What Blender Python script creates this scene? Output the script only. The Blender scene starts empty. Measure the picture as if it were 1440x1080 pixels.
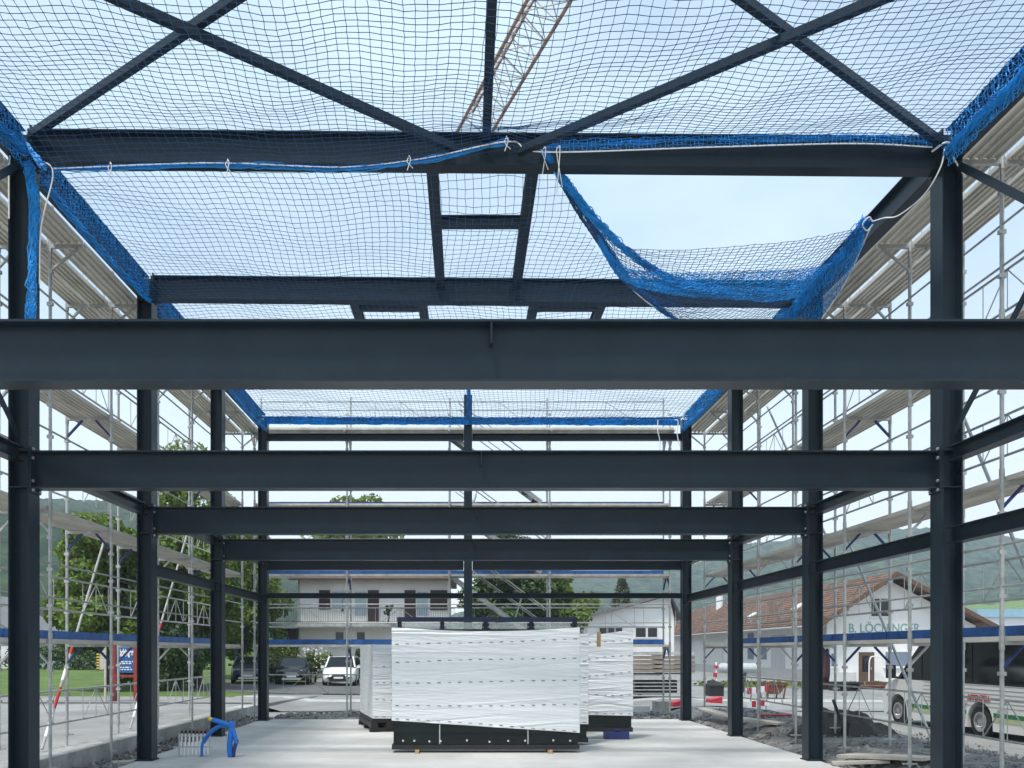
import bpy, math, random
from math import sin, cos, pi, radians as R
from mathutils import Vector as V, Matrix, noise as mnoise
random.seed(7)
sc = bpy.context.scene
col = sc.collection
CH = 1.86                     # eye height above the slab
F = 1150.0
def W(px, py, y):             # a point seen at px,py standing at depth y
    return V(((px-655)*y/F, y, CH+(916-py)*y/F))
def sm(a, b, t):
    t = max(0.0, min(1.0, (t-a)/(b-a))) if a != b else float(t > a)
    return t*t*(3-2*t)
def lerp_pts(pts, t):         # piecewise linear y(x)
    if t <= pts[0][0]: return pts[0][1]
    for (a, b), (c, d) in zip(pts, pts[1:]):
        if t <= c: return b+(d-b)*(t-a)/(c-a)
    return pts[-1][1]
def catmull(P, n):
    P = [V(p) for p in P]; Q = [P[0]*2-P[1]]+P+[P[-1]*2-P[-2]]; out = []
    for i in range(1, len(Q)-2):
        for k in range(n):
            t = k/n
            a, b, c, d = Q[i-1], Q[i], Q[i+1], Q[i+2]
            out.append(0.5*((2*b)+(c-a)*t+(2*a-5*b+4*c-d)*t*t+(3*b-a-3*c+d)*t**3))
    out.append(P[-1]); return out

# ------------------------------------------------------------------ materials
MATS = {}
def mat(name, c, rough=.6, metal=0, var=.15, scale=4, bump=0, bscale=None, c2=None, stretch=None, spec=.5, island=0, transl=0, thresh=None, stain=0, sscale=1.0, rvar=0):
    m = bpy.data.materials.new(name); m.use_nodes = True
    N = m.node_tree.nodes; L = m.node_tree.links
    b = N['Principled BSDF']
    b.inputs['Roughness'].default_value = rough; b.inputs['Metallic'].default_value = metal
    b.inputs['Specular IOR Level'].default_value = spec
    tc = N.new('ShaderNodeTexCoord'); mp = N.new('ShaderNodeMapping'); L.new(tc.outputs['Object'], mp.inputs[0])
    if stretch: mp.inputs['Scale'].default_value = stretch
    nz = N.new('ShaderNodeTexNoise'); nz.inputs['Scale'].default_value = scale; nz.inputs['Detail'].default_value = 6
    nz.inputs['Roughness'].default_value = .65
    L.new(mp.outputs[0], nz.inputs['Vector'])
    rp = N.new('ShaderNodeValToRGB')
    lo = [x*(1-var) for x in c]; hi = [min(1, x*(1+var)) for x in c] if c2 is None else c2
    rp.color_ramp.elements[0].color = (*lo, 1); rp.color_ramp.elements[1].color = (*hi, 1)
    rp.color_ramp.elements[0].position, rp.color_ramp.elements[1].position = thresh or (.3, .7)
    L.new(nz.outputs['Fac'], rp.inputs[0]); out = rp.outputs[0]
    if island:
        g = N.new('ShaderNodeNewGeometry'); hs = N.new('ShaderNodeHueSaturation')
        mr = N.new('ShaderNodeMapRange'); mr.inputs['To Min'].default_value = 1-island; mr.inputs['To Max'].default_value = 1+island
        L.new(g.outputs['Random Per Island'], mr.inputs[0]); L.new(mr.outputs[0], hs.inputs['Value'])
        mr2 = N.new('ShaderNodeMapRange'); mr2.inputs['To Min'].default_value = .47; mr2.inputs['To Max'].default_value = .53
        L.new(g.outputs['Random Per Island'], mr2.inputs[0]); L.new(mr2.outputs[0], hs.inputs['Hue'])
        L.new(out, hs.inputs['Color']); out = hs.outputs[0]
    if stain:      # wear with a shape of its own: blotches and specks
        n3 = N.new('ShaderNodeTexNoise'); n3.inputs['Scale'].default_value = sscale; n3.inputs['Detail'].default_value = 9; n3.inputs['Roughness'].default_value = .75; n3.inputs['Distortion'].default_value = .6
        L.new(tc.outputs['Object'], n3.inputs['Vector'])
        r3 = N.new('ShaderNodeMapRange'); r3.inputs[1].default_value = .42; r3.inputs[2].default_value = .62; r3.inputs[3].default_value = 1-stain; r3.inputs[4].default_value = 1
        L.new(n3.outputs['Fac'], r3.inputs[0]); h3 = N.new('ShaderNodeHueSaturation'); L.new(r3.outputs[0], h3.inputs['Value']); L.new(out, h3.inputs['Color']); out = h3.outputs[0]
    if rvar:
        r4 = N.new('ShaderNodeMapRange'); r4.inputs[3].default_value = rough-rvar; r4.inputs[4].default_value = rough+rvar; L.new(nz.outputs['Fac'], r4.inputs[0]); L.new(r4.outputs[0], b.inputs['Roughness'])
    L.new(out, b.inputs['Base Color'])
    if bump:
        n2 = N.new('ShaderNodeTexNoise'); n2.inputs['Scale'].default_value = bscale or scale*4; n2.inputs['Detail'].default_value = 5
        L.new(mp.outputs[0], n2.inputs['Vector'])
        bp = N.new('ShaderNodeBump'); bp.inputs['Strength'].default_value = bump; bp.inputs['Distance'].default_value = .02
        L.new(n2.outputs['Fac'], bp.inputs['Height']); L.new(bp.outputs[0], b.inputs['Normal'])
    if transl:
        t = N.new('ShaderNodeBsdfTranslucent'); L.new(out, t.inputs[0]); mx = N.new('ShaderNodeMixShader'); mx.inputs[0].default_value = transl
        L.new(b.outputs[0], mx.inputs[1]); L.new(t.outputs[0], mx.inputs[2]); L.new(mx.outputs[0], N['Material Output'].inputs[0])
    MATS[name] = m; return m
M = MATS
mat('steel', (.0160,.0265,.0360), .30, 0, .12, 1.6, .04, 60, spec=.17, rvar=.08, stain=.10, sscale=7)
mat('galv', (.43,.44,.43), .42, .55, .25, 7, .05, 60)
mat('deckmat', (.57,.54,.48), .5, .25, .28, 3, .08, 40, stretch=(1,.25,1))
mat('bluetoe', (.02,.12,.43), .5, 0, .3, 5, c2=(.035,.17,.54), stain=.3, sscale=4)
mat('bluesteel', (.012,.03,.14), .5, 0, .3, 6)
mat('net', (.001,.26,.66), .6, 0, .3, 3)
mat('net_backlit', (.004,.06,.18), .6, 0, .3, 3)  # net strands darkened in colour to look backlit against the sky
mat('rackblue', (.006,.012,.045), .5, 0, .3, 5)
mat('panelwood', (.24,.20,.16), .8, 0, .25, 4, .1, 30)
mat('rope', (.75,.76,.74), .8, 0, .12, 20)
mat('slab', (.54,.535,.515), .75, 0, .16, .45, .12, 30, c2=(.68,.675,.65), stretch=(.35,1.3,1), stain=.14, sscale=.55)
mat('concrete', (.44,.44,.42), .85, 0, .2, 2.5, .3, 30, stain=.25, sscale=2)
mat('asphalt', (.27,.27,.265), .9, 0, .16, .35, .25, 60, stain=.3, sscale=.25)
mat('darkasphalt', (.10,.10,.10), .9, 0, .2, .6, .25, 60)
mat('gravel', (.15,.148,.14), .95, 0, .55, 6, .9, 22, c2=(.32,.31,.295))
mat('stone', (.2,.195,.185), .9, 0, .25, 3, island=.45)
mat('soil', (.055,.05,.046), 1, 0, .5, 4, .9, 14)
mat('grass', (.07,.135,.012), .9, 0, .28, .8, .6, 20, c2=(.115,.19,.018), stain=.25, sscale=.4)
mat('weeds', (.12,.16,.04), .9, 0, .3, 2, island=.4)
mat('leaf', (.11,.18,.022), .6, 0, .3, .5, c2=(.21,.29,.04), island=.5, transl=.38)
mat('leafdark', (.036,.075,.016), .6, 0, .3, .5, c2=(.065,.12,.024), island=.45, transl=.2)
mat('leafyellow', (.09,.14,.02), .6, 0, .3, .5, c2=(.14,.19,.03), island=.4, transl=.3)
mat('needle', (.035,.06,.018), .7, 0, .3, 2, c2=(.07,.085,.025), island=.45, transl=.1)
mat('flower', (.75,.72,.66), .6, 0, .1, 2)
mat('bark', (.06,.045,.032), .95, 0, .35, 4, .5, 20)
mat('render', (.83,.82,.80), .85, 0, .05, .7, .1, 80, stain=.08, sscale=.6)
mat('rendergrey', (.55,.545,.53), .85, 0, .06, .7, .1, 80)  # greyer render for plinth, panel joints and one shop door
mat('tile', (.13,.07,.045), .85, 0, .4, 1.5, .5, 12, c2=(.27,.155,.105), stain=.35, sscale=.5)
mat('greyroof', (.16,.16,.165), .8, 0, .2, 2)
mat('timber', (.11,.06,.036), .7, 0, .25, 2)
mat('fasciapaint', (.17,.06,.035), .7, 0, .25, 2)
mat('plank', (.47,.44,.38), .8, 0, .2, 5, .1, 30, stretch=(.3,2,2))
mat('wood', (.42,.28,.14), .75, 0, .25, 6, .1, 30)
mat('shutter', (.045,.014,.016), .6, 0, .15, 3)
mat('glassdark', (.006,.009,.010), .05, 0, .3, 1, spec=.4)
mat('glassgreen', (.003,.008,.008), .04, 0, .5, 2, spec=.35)
mat('curtain', (.36,.45,.50), .35, 0, .25, 5, stretch=(4,1,.2))
mat('blind', (.18,.21,.30), .45, 0, .1, 3)
mat('frame', (.72,.72,.70), .5, 0, .06, 3)
mat('tapeink', (.13,.14,.16), .6, 0, .1, 8)
mat('black', (.012,.012,.014), .5, 0, .3, 5)
mat('rubber', (.018,.018,.018), .85, 0, .3, 8)
mat('rim', (.52,.52,.53), .3, .8, .15, 5)
mat('carwhite', (.78,.78,.77), .22, 0, .03, 1)
mat('carblack', (.012,.013,.016), .16, 0, .2, 1)
mat('cargrey', (.045,.05,.065), .18, .2, .1, 1)
mat('lamp', (.6,.62,.64), .1, .3, .1, 10)
mat('buswhite', (.66,.66,.63), .25, 0, .04, 1)
mat('busgreen', (.02,.16,.06), .3, 0, .05, 2)
mat('buslime', (.42,.47,.26), .3, 0, .08, 2)
mat('orange', (.75,.16,.01), .5, 0, .05, 2)
mat('red', (.42,.02,.03), .5, 0, .2, 4)
mat('signred', (.27,.03,.02), .6, 0, .25, 5)
mat('signblue', (.01,.10,.27), .4, 0, .12, 3)
mat('white', (.78,.78,.78), .5, 0, .05, 3)
mat('letters', (.20,.38,.36), .6, 0, .15, 5)
mat('yellow', (.65,.5,.03), .6, 0, .15, 6)
mat('rust', (.11,.04,.022), .85, 0, .45, 3, .3, 15, c2=(.20,.075,.04))
mat('silver', (.5,.51,.51), .4, .5, .12, 3)
mat('hose', (.008,.16,.58), .4, 0, .12, 6)
mat('bluetrim', (.25,.42,.52), .5, 0, .1, 3)
mat('cranepaint', (.30,.17,.11), .6, 0, .4, 3)
mat('cranegrey', (.42,.40,.39), .6, 0, .25, 2)
mat('maroon', (.06,.012,.015), .7, 0, .3, 3)
cg = mat('clearglass', (.55,.66,.64), .03, 0, .05, 2, spec=.6); cg.node_tree.nodes['Principled BSDF'].inputs['Alpha'].default_value = .35
# wrapping film
fm = mat('film', (.76,.795,.81), .25, 0, .06, 1.2, .6, 7, c2=(.86,.88,.89), stretch=(.35,1,9))
# forest-covered hills: clumpy crowns, shaded gaps between painted dark, meadow patches low down
def hillmat(name, dark, light, meadow, zlo, zhi):
    m = bpy.data.materials.new(name); m.use_nodes = True; N = m.node_tree.nodes; L = m.node_tree.links
    b = N['Principled BSDF']; b.inputs['Roughness'].default_value = .95; b.inputs['Specular IOR Level'].default_value = .1
    g = N.new('ShaderNodeNewGeometry')
    v = N.new('ShaderNodeTexVoronoi'); v.inputs['Scale'].default_value = .11; L.new(g.outputs['Position'], v.inputs['Vector'])
    r = N.new('ShaderNodeValToRGB'); r.color_ramp.elements[0].color = (*light, 1); r.color_ramp.elements[1].color = (*dark, 1)
    r.color_ramp.elements[1].position = .9; L.new(v.outputs['Distance'], r.inputs[0])
    n = N.new('ShaderNodeTexNoise'); n.inputs['Scale'].default_value = .011; n.inputs['Detail'].default_value = 4; L.new(g.outputs['Position'], n.inputs['Vector'])
    sx = N.new('ShaderNodeSeparateXYZ'); L.new(g.outputs['Position'], sx.inputs[0])
    mr = N.new('ShaderNodeMapRange'); mr.inputs[1].default_value = zlo; mr.inputs[2].default_value = zhi; mr.inputs[3].default_value = .22; mr.inputs[4].default_value = -.3
    L.new(sx.outputs['Z'], mr.inputs[0]); ad = N.new('ShaderNodeMath'); L.new(n.outputs['Fac'], ad.inputs[0]); L.new(mr.outputs[0], ad.inputs[1])
    st = N.new('ShaderNodeMapRange'); st.inputs[1].default_value = .60; st.inputs[2].default_value = .63; L.new(ad.outputs[0], st.inputs[0])
    mx = N.new('ShaderNodeMix'); mx.data_type = 'RGBA'; L.new(st.outputs[0], mx.inputs[0]); L.new(r.outputs[0], mx.inputs[6]); mx.inputs[7].default_value = (*meadow, 1)
    L.new(mx.outputs[2], b.inputs['Base Color'])
    bp = N.new('ShaderNodeBump'); bp.inputs['Strength'].default_value = .8; bp.inputs['Distance'].default_value = 4; bp.invert = True
    L.new(v.outputs['Distance'], bp.inputs['Height']); L.new(bp.outputs[0], b.inputs['Normal'])
    MATS[name] = m
hillmat('hillnear', (.006,.018,.009), (.045,.08,.03), (.10,.17,.04), 0, 30)
hillmat('hillfar', (.004,.014,.010), (.07,.115,.055), (.12,.19,.05), 10, 70)

# ------------------------------------------------------------------ mesh helper
class MB:
    def __init__(s): s.v = []; s.f = []; s.st = []
    def add(s, vs, fs):
        o = len(s.v); s.st.append((o, len(s.f))); s.v += [tuple(p) for p in vs]; s.f += [tuple(i+o for i in f) for f in fs]; return s
    def box(s, c, d, rot=None):
        c = V(c); x, y, z = d[0]/2, d[1]/2, d[2]/2
        P = [V((a*x, b*y, e*z)) for e in (-1, 1) for b in (-1, 1) for a in (-1, 1)]
        if rot is not None: P = [rot @ p for p in P]
        return s.add([p+c for p in P], [(0,2,3,1),(4,5,7,6),(0,1,5,4),(2,6,7,3),(0,4,6,2),(1,3,7,5)])
    def b2(s, lo, hi): return s.box([(a+b)/2 for a, b in zip(lo, hi)], [abs(b-a) for a, b in zip(lo, hi)])
    def ext(s, prof, p0, p1, xa, ya):      # extrude polygon prof (in axes xa, ya) from p0 to p1
        p0, p1, xa, ya = V(p0), V(p1), V(xa), V(ya); n = len(prof)
        A = [p0+xa*a+ya*b for a, b in prof]; B = [p1+xa*a+ya*b for a, b in prof]
        return s.add(A+B, [(i, (i+1) % n, n+(i+1) % n, n+i) for i in range(n)]+[tuple(range(n))[::-1], tuple(range(n, 2*n))])
    def ibeam(s, p0, p1, w, h, tf, tw, hdir=(0,0,1)):
        p0, p1 = V(p0), V(p1); d = (p1-p0).normalized(); H = V(hdir); H = (H-d*H.dot(d)).normalized(); X = d.cross(H)
        a, b, t, q = w/2, h/2, tf, tw/2
        return s.ext([(-a,-b),(a,-b),(a,-b+t),(q,-b+t),(q,b-t),(a,b-t),(a,b),(-a,b),(-a,b-t),(-q,b-t),(-q,-b+t),(-a,-b+t)], p0, p1, X, H)
    def bar(s, p0, p1, w, h, hdir=(0,0,1)):
        p0, p1 = V(p0), V(p1); d = (p1-p0).normalized(); H = V(hdir); H = H-d*H.dot(d)
        if H.length < 1e-4: H = V((1,0,0))-d*d.x
        H.normalize(); X = d.cross(H)
        return s.ext([(-w/2,-h/2),(w/2,-h/2),(w/2,h/2),(-w/2,h/2)], p0, p1, X, H)
    def angle(s, p0, p1, w, t=.012):
        p0, p1 = V(p0), V(p1); d = (p1-p0).normalized(); H = V((0,0,1)); X = d.cross(H).normalized()
        return s.ext([(0,0),(w,0),(w,t),(t,t),(t,-w),(0,-w)], p0, p1, X, H)
    def tube(s, pts, r, n=8, cap=True, closed=False):
        pts = [V(p) for p in pts]; k = len(pts); vs = []; fs = []
        d0 = (pts[1]-pts[0]).normalized(); u = d0.orthogonal().normalized()
        for i, p in enumerate(pts):
            d = (pts[min(i+1, k-1)]-pts[max(i-1, 0)])
            d = d.normalized() if d.length > 1e-9 else d0
            u = u-d*u.dot(d); u = u.normalized() if u.length > 1e-6 else d.orthogonal().normalized(); w = d.cross(u)
            rr = r[i] if isinstance(r, (list, tuple)) else r
            vs += [p+u*cos(2*pi*j/n)*rr+w*sin(2*pi*j/n)*rr for j in range(n)]
        for i in range(k-1):
            fs += [(i*n+j, i*n+(j+1) % n, (i+1)*n+(j+1) % n, (i+1)*n+j) for j in range(n)]
        if cap: fs += [tuple(range(n))[::-1], tuple(range((k-1)*n, k*n))]
        return s.add(vs, fs)
    def disc(s, c, axis, r0, r1, h, n=20):      # cylinder / ring (r0 inner) along axis
        c = V(c); a = V(axis).normalized(); u = a.orthogonal().normalized(); w = a.cross(u); vs = []; fs = []
        if r0 <= 0: return s.tube([c-a*h/2, c+a*h/2], r1, n)
        for (rr, hh) in ((r0,-1),(r1,-1),(r1,1),(r0,1)):
            vs += [c+a*hh*h/2+(u*cos(2*pi*j/n)+w*sin(2*pi*j/n))*rr for j in range(n)]
        for q in range(4):
            fs += [(q*n+j, q*n+(j+1) % n, ((q+1) % 4)*n+(j+1) % n, ((q+1) % 4)*n+j) for j in range(n)]
        return s.add(vs, fs)
    def grid(s, fn, nu, nv):
        o = [fn(i/nu, j/nv) for j in range(nv+1) for i in range(nu+1)]
        return s.add(o, [(j*(nu+1)+i, j*(nu+1)+i+1, (j+1)*(nu+1)+i+1, (j+1)*(nu+1)+i) for j in range(nv) for i in range(nu)])
    def net(s, fn, nu, nv, r, jit=.012, keep=None, knot=0):      # knotted mesh: strands in both directions over surface fn(u,v)
        G = [[None]*(nv+1) for _ in range(nu+1)]
        for i in range(nu+1):
            for j in range(nv+1):
                p = V(fn(i/nu, j/nv))
                G[i][j] = p+V((random.uniform(-1,1), random.uniform(-1,1), random.uniform(-1,1)))*jit
        def strand(L):
            cur = []
            for (p, ok) in L:
                if ok: cur.append(p)
                else:
                    if len(cur) > 1: s.tube(cur, r, 3, False)
                    cur = []
            if len(cur) > 1: s.tube(cur, r, 3, False)
        K = (lambda p: True) if keep is None else keep
        for i in range(nu+1): strand([(p, K(p)) for p in G[i]])
        for j in range(nv+1): strand([(G[i][j], K(G[i][j])) for i in range(nu+1)])
        if knot:
            for row in G:
                for p in row:
                    if K(p): s.add([p+V(q)*knot for q in ((1,0,0),(-1,0,0),(0,1,0),(0,-1,0),(0,0,.8),(0,0,-.8))], [(0,2,4),(2,1,4),(1,3,4),(3,0,4),(2,0,5),(1,2,5),(3,1,5),(0,3,5)])
        return s
    def bundle(s, path, rad, n, r=.006, k=10):      # gathered net: loose strands wound about a path
        P = catmull(path, k)
        for _ in range(n):
            a, b, c = random.uniform(0, 6.3), random.uniform(.2, 1.1), random.uniform(.3, 1)
            f1 = random.uniform(.2, .9); L = []
            for i, p in enumerate(P):
                rr = rad*c*(.75+.25*sin(i*f1+a))
                t = a+b*i*.6
                L.append(p+V((cos(t)*rr, sin(t*1.3)*rr*.4, sin(t)*rr))+V([random.uniform(-1,1)*rad*.18 for _ in range(3)]))
            s.tube(L, r, 3, False)
        return s
    def parts(s, name, m, parent, smooth=False):      # every piece added becomes a mesh of its own
        E = s.st+[(len(s.v), len(s.f))]; r = []
        for (v0, f0), (v1, f1) in zip(E, E[1:]):
            q = MB(); q.v = s.v[v0:v1]; q.f = [tuple(i-v0 for i in f) for f in s.f[f0:f1]]; r.append(q.build(name, m, parent, smooth))
        return r
    def build(s, name, m, parent=None, smooth=False, loc=None):
        me = bpy.data.meshes.new(name); vs = s.v
        if loc is not None: vs = [(x-loc[0], y-loc[1], z-loc[2]) for x, y, z in vs]
        elif parent is not None:
            q = parent.matrix_basis.translation if parent.get('_z') is None else V((0,0,0))
            o = PW.get(parent.name, V((0,0,0))); vs = [(x-o.x, y-o.y, z-o.z) for x, y, z in vs]
        me.from_pydata(vs, [], s.f); me.update()
        if smooth:
            me.polygons.foreach_set('use_smooth', [True]*len(me.polygons))
        me.materials.append(MATS[m] if isinstance(m, str) else m)
        o = bpy.data.objects.new(name, me); col.objects.link(o)
        if loc is not None: o.location = loc
        if parent is not None:
            o.parent = parent; PW[o.name] = PW.get(parent.name, V((0,0,0)))
        else: PW[o.name] = V(loc) if loc is not None else V((0,0,0))
        return o
PW = {}      # world origin of each object, so that parts may be written in world coordinates
def tag(o, label=None, cat=None, group=None, kind=None):
    if label: o['label'] = label
    if cat: o['category'] = cat
    if group: o['group'] = group
    if kind: o['kind'] = kind
    return o
def thing(name, loc, label, cat, group=None):
    o = bpy.data.objects.new(name, None); o.empty_display_size = .2; col.objects.link(o); o.location = loc; PW[o.name] = V(loc)
    return tag(o, label, cat, group)
def struct(mb, name, m, smooth=False): return tag(mb.build(name, m, smooth=smooth), kind='structure')
def text_mesh(body, size, ext=.004, bold=0):
    cu = bpy.data.curves.new('t', 'FONT'); cu.body = body; cu.size = size; cu.extrude = ext; cu.offset = bold; cu.align_x = 'CENTER'; cu.align_y = 'CENTER'
    ob = bpy.data.objects.new('t', cu); col.objects.link(ob)
    me = bpy.data.meshes.new_from_object(ob.evaluated_get(bpy.context.evaluated_depsgraph_get()))
    bpy.data.objects.remove(ob); return me
def text(name, body, size, m, parent, mw, width=None, bold=0):
    me = text_mesh(body, size, .004, bold)
    if width:
        xs = [v.co.x for v in me.vertices]; k = width/(max(xs)-min(xs))
        for v in me.vertices: v.co.x *= k
    o = PW.get(parent.name, V((0,0,0)))
    for v in me.vertices: v.co = (mw @ v.co)-o
    me.materials.clear(); me.materials.append(MATS[m])
    ob = bpy.data.objects.new(name, me); col.objects.link(ob); ob.parent = parent; PW[ob.name] = o; return ob
FRONT = lambda c: Matrix.Translation(c) @ Matrix.Rotation(pi/2, 4, 'X')                 # faces -Y
LEFTW = lambda c: Matrix.Translation(c) @ Matrix.Rotation(-pi/2, 4, 'Z') @ Matrix.Rotation(pi/2, 4, 'X')   # faces -X

# ------------------------------------------------------------------ camera, light, sky
cd = bpy.data.cameras.new('camera'); cam = bpy.data.objects.new('camera', cd); col.objects.link(cam)
cam.location = (0, 0, CH); cam.rotation_euler = (pi/2, 0, 0)
cd.sensor_width = 36; cd.lens = 36*F/1440; cd.shift_x = 65/1440; cd.shift_y = 376/1440
cd.clip_start = .05; cd.clip_end = 6000; sc.camera = cam
SUN_EL, SUN_AZ = 66, 215          # azimuth clockwise from +Y: sun behind the camera, a little to the left
w = bpy.data.worlds.new('World'); sc.world = w; w.use_nodes = True
N = w.node_tree.nodes; L = w.node_tree.links; bg = N['Background']
sky = N.new('ShaderNodeTexSky'); sky.sky_type = 'NISHITA'; sky.sun_disc = False
sky.sun_elevation = R(SUN_EL); sky.sun_rotation = R(SUN_AZ); sky.air_density = 1.0; sky.dust_density = 1.5; sky.ozone_density = 1.0
tc = N.new('ShaderNodeTexCoord'); mp = N.new('ShaderNodeMapping'); mp.inputs['Scale'].default_value = (1, 1, 2.2); L.new(tc.outputs['Generated'], mp.inputs[0])
nz = N.new('ShaderNodeTexNoise'); nz.inputs['Scale'].default_value = 2.2; nz.inputs['Detail'].default_value = 7; nz.inputs['Roughness'].default_value = .55; L.new(mp.outputs[0], nz.inputs['Vector'])
cr = N.new('ShaderNodeMapRange'); cr.inputs[1].default_value = .36; cr.inputs[2].default_value = .68; cr.inputs[3].default_value = CLOUD_LO if 'CLOUD_LO' in globals() else .5; cr.inputs[4].default_value = .95
L.new(nz.outputs['Fac'], cr.inputs[0])
mx = N.new('ShaderNodeMix'); mx.data_type = 'RGBA'; L.new(cr.outputs[0], mx.inputs[0]); L.new(sky.outputs[0], mx.inputs[6]); mx.inputs[7].default_value = (3.9, 5.0, 5.75, 1)
sz_ = N.new('ShaderNodeSeparateXYZ'); L.new(tc.outputs['Generated'], sz_.inputs[0])
hz0 = N.new('ShaderNodeMapRange'); hz0.interpolation_type = 'SMOOTHSTEP'; hz0.inputs[1].default_value = .0; hz0.inputs[2].default_value = .46; hz0.inputs[3].default_value = .95; hz0.inputs[4].default_value = 0
L.new(sz_.outputs['Z'], hz0.inputs[0]); mh = N.new('ShaderNodeMix'); mh.data_type = 'RGBA'; L.new(hz0.outputs[0], mh.inputs[0]); L.new(mx.outputs[2], mh.inputs[6]); mh.inputs[7].default_value = (6.2, 6.5, 6.7, 1)
L.new(mh.outputs[2], bg.inputs[0]); bg.inputs[1].default_value = .1
ld = bpy.data.lights.new('sun', 'SUN'); ld.energy = 2.1; ld.angle = R(10); ld.color = (1, .96, .9)
so = bpy.data.objects.new('sun', ld); col.objects.link(so)
az, el = R(SUN_AZ), R(SUN_EL)
to_sun = V((sin(az)*cos(el), cos(az)*cos(el), sin(el))); so.rotation_euler = to_sun.to_track_quat('Z', 'Y').to_euler(); so.location = to_sun*60
vs = sc.view_settings; vs.view_transform = 'Standard'; vs.look = 'None'; vs.gamma = 1; vs.exposure = 1.15

# ------------------------------------------------------------------ ground
YA, YB, YC, YD, YE = 6.15, 10.1, 14.0, 18.0, 22.05
XL, XR, XM = -5.455, 5.935, .24          # column centre lines, middle of the frame
def hgt(x, y):
    h = -.12
    fy = 1-sm(24, 40, y)
    if x < 0: h += .30*sm(6.45, 6.5, -x)*fy + .12*sm(6, 12, -x)*(1-fy)
    else: h += .20*sm(6.4, 7.3, x)*fy - .19*sm(8.2, 10.4, x)*fy - .06*sm(10, 20, x)*(1-fy)
    h += .10*sm(38, 44, y)*(1-sm(-4, 10, x)) + .35*sm(48, 56, y)*(1-sm(0, 12, x))
    return h
def axis(pts):
    out = []
    for (a, b, n) in pts: out += [a+(b-a)*i/n for i in range(n)]
    return out+[pts[-1][1]]
gx = axis([(-3000,-300,5),(-300,-40,8),(-40,-14,10),(-14,-6.5,14),(-6.5,-6.44,3),(-6.44,-5,2),(-5,6,2),(6,8,8),(8,20,8),(20,60,6),(60,400,6),(400,3000,5)])
gy = axis([(-60,0,4),(0,22,8),(22,60,95),(60,200,6),(200,3500,8)])
mb = MB(); nx = len(gx)
mb.add([(x, y, hgt(x, y)) for y in gy for x in gx], [(j*nx+i, j*nx+i+1, (j+1)*nx+i+1, (j+1)*nx+i) for j in range(len(gy)-1) for i in range(nx-1)])
struct(mb, 'ground', 'asphalt')
def sheet(name, m, x0, x1, y0, y1, nx, ny, dz=.006, edge=0, rough=0):
    mb = MB(); P = {}
    for j in range(ny+1):
        for i in range(nx+1):
            x = x0+(x1-x0)*i/nx; y = y0+(y1-y0)*j/ny
            if edge and i in (0, nx): x += random.uniform(-edge, edge)
            if edge and j in (0, ny): y += random.uniform(-edge, edge)
            e = min(i, j, nx-i, ny-j)
            P[i, j] = (x, y, hgt(x, y)+dz+(rough*(.5+.5*mnoise.noise(V((x*1.3, y*1.3, 0))))*min(1, e/2.) if rough else 0))
    return struct(mb.add([P[i, j] for j in range(ny+1) for i in range(nx+1)], [(j*(nx+1)+i, j*(nx+1)+i+1, (j+1)*(nx+1)+i+1, (j+1)*(nx+1)+i) for j in range(ny) for i in range(nx)]), name, m, smooth=True)
sheet('lawn', 'grass', -60, -9.2, 30, 75, 24, 24, .02)
sheet('lawn', 'grass', -120, -13, 75, 240, 12, 12, .02)
sheet('parking_bay', 'darkasphalt', -14, 6, 37, 47, 40, 26, .03)
sheet('road', 'asphalt', -30, 40, 26.6, 31.5, 70, 12, .03)
sheet('pavement', 'concrete', -9, 30, 31.5, 33.2, 40, 6, .035)
sheet('gravel_strip', 'gravel', -6.43, -5.6, -2, 24.5, 6, 80, .006, 0, .08)
sheet('gravel_strip', 'gravel', 6.03, 9.6, -2, 24.5, 24, 110, .01, .12, .14)
sheet('gravel_strip', 'gravel', -5.7, 6.03, 22.5, 25.6, 40, 10, .01, .12, .16)
sheet('verge', 'weeds', 13.5, 45, 45.2, 48.4, 40, 8, .01, .25, .12)
def stones(spots, name):
    mb = MB()
    for (x0, x1, y0, y1, n, s0, s1) in spots:
        for _ in range(n):
            x, y = random.uniform(x0, x1), random.uniform(y0, y1); s = random.uniform(s0, s1)*random.choice((.6, .8, 1, 1.5))
            rot = Matrix.Rotation(random.uniform(0, 6), 3, V((random.random()+.1, random.random(), random.random())))
            d = [s*random.uniform(.6, 1.3) for _ in range(3)]
            P = [V((d[0],0,0)),V((-d[0],0,0)),V((0,d[1],0)),V((0,-d[1],0)),V((0,0,d[2]*.7)),V((0,0,-d[2]*.7))]
            c = V((x, y, hgt(x, y)+.06+s*.25))
            mb.add([rot @ p+c for p in P], [(0,2,4),(2,1,4),(1,3,4),(3,0,4),(2,0,5),(1,2,5),(3,1,5),(0,3,5)])
    o = mb.build(name, 'stone'); tag(o, kind='stuff'); return o
stones([(-6.4,-5.6,9,24,900,.015,.05),(6.1,9.2,9,24.5,3800,.015,.05),(-5.6,6.0,22.6,25.4,2200,.02,.06),(8.5,10.6,12,20,500,.01,.035)], 'gravel_stones')
mb = MB(); mb.b2((-5.56,-3,-.3),(6.0,22.4,0)); struct(mb, 'floor_slab', 'slab')
mb = MB(); y = -2.0
while y < 25: mb.b2((-6.9, y, -.3), (-6.42, min(y+2.49, 25), .215)); y += 2.5
tag(mb.build('concrete_kerb', 'concrete'), 'long pale concrete kerb between the left gravel strip and the yard', 'kerb')

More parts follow.
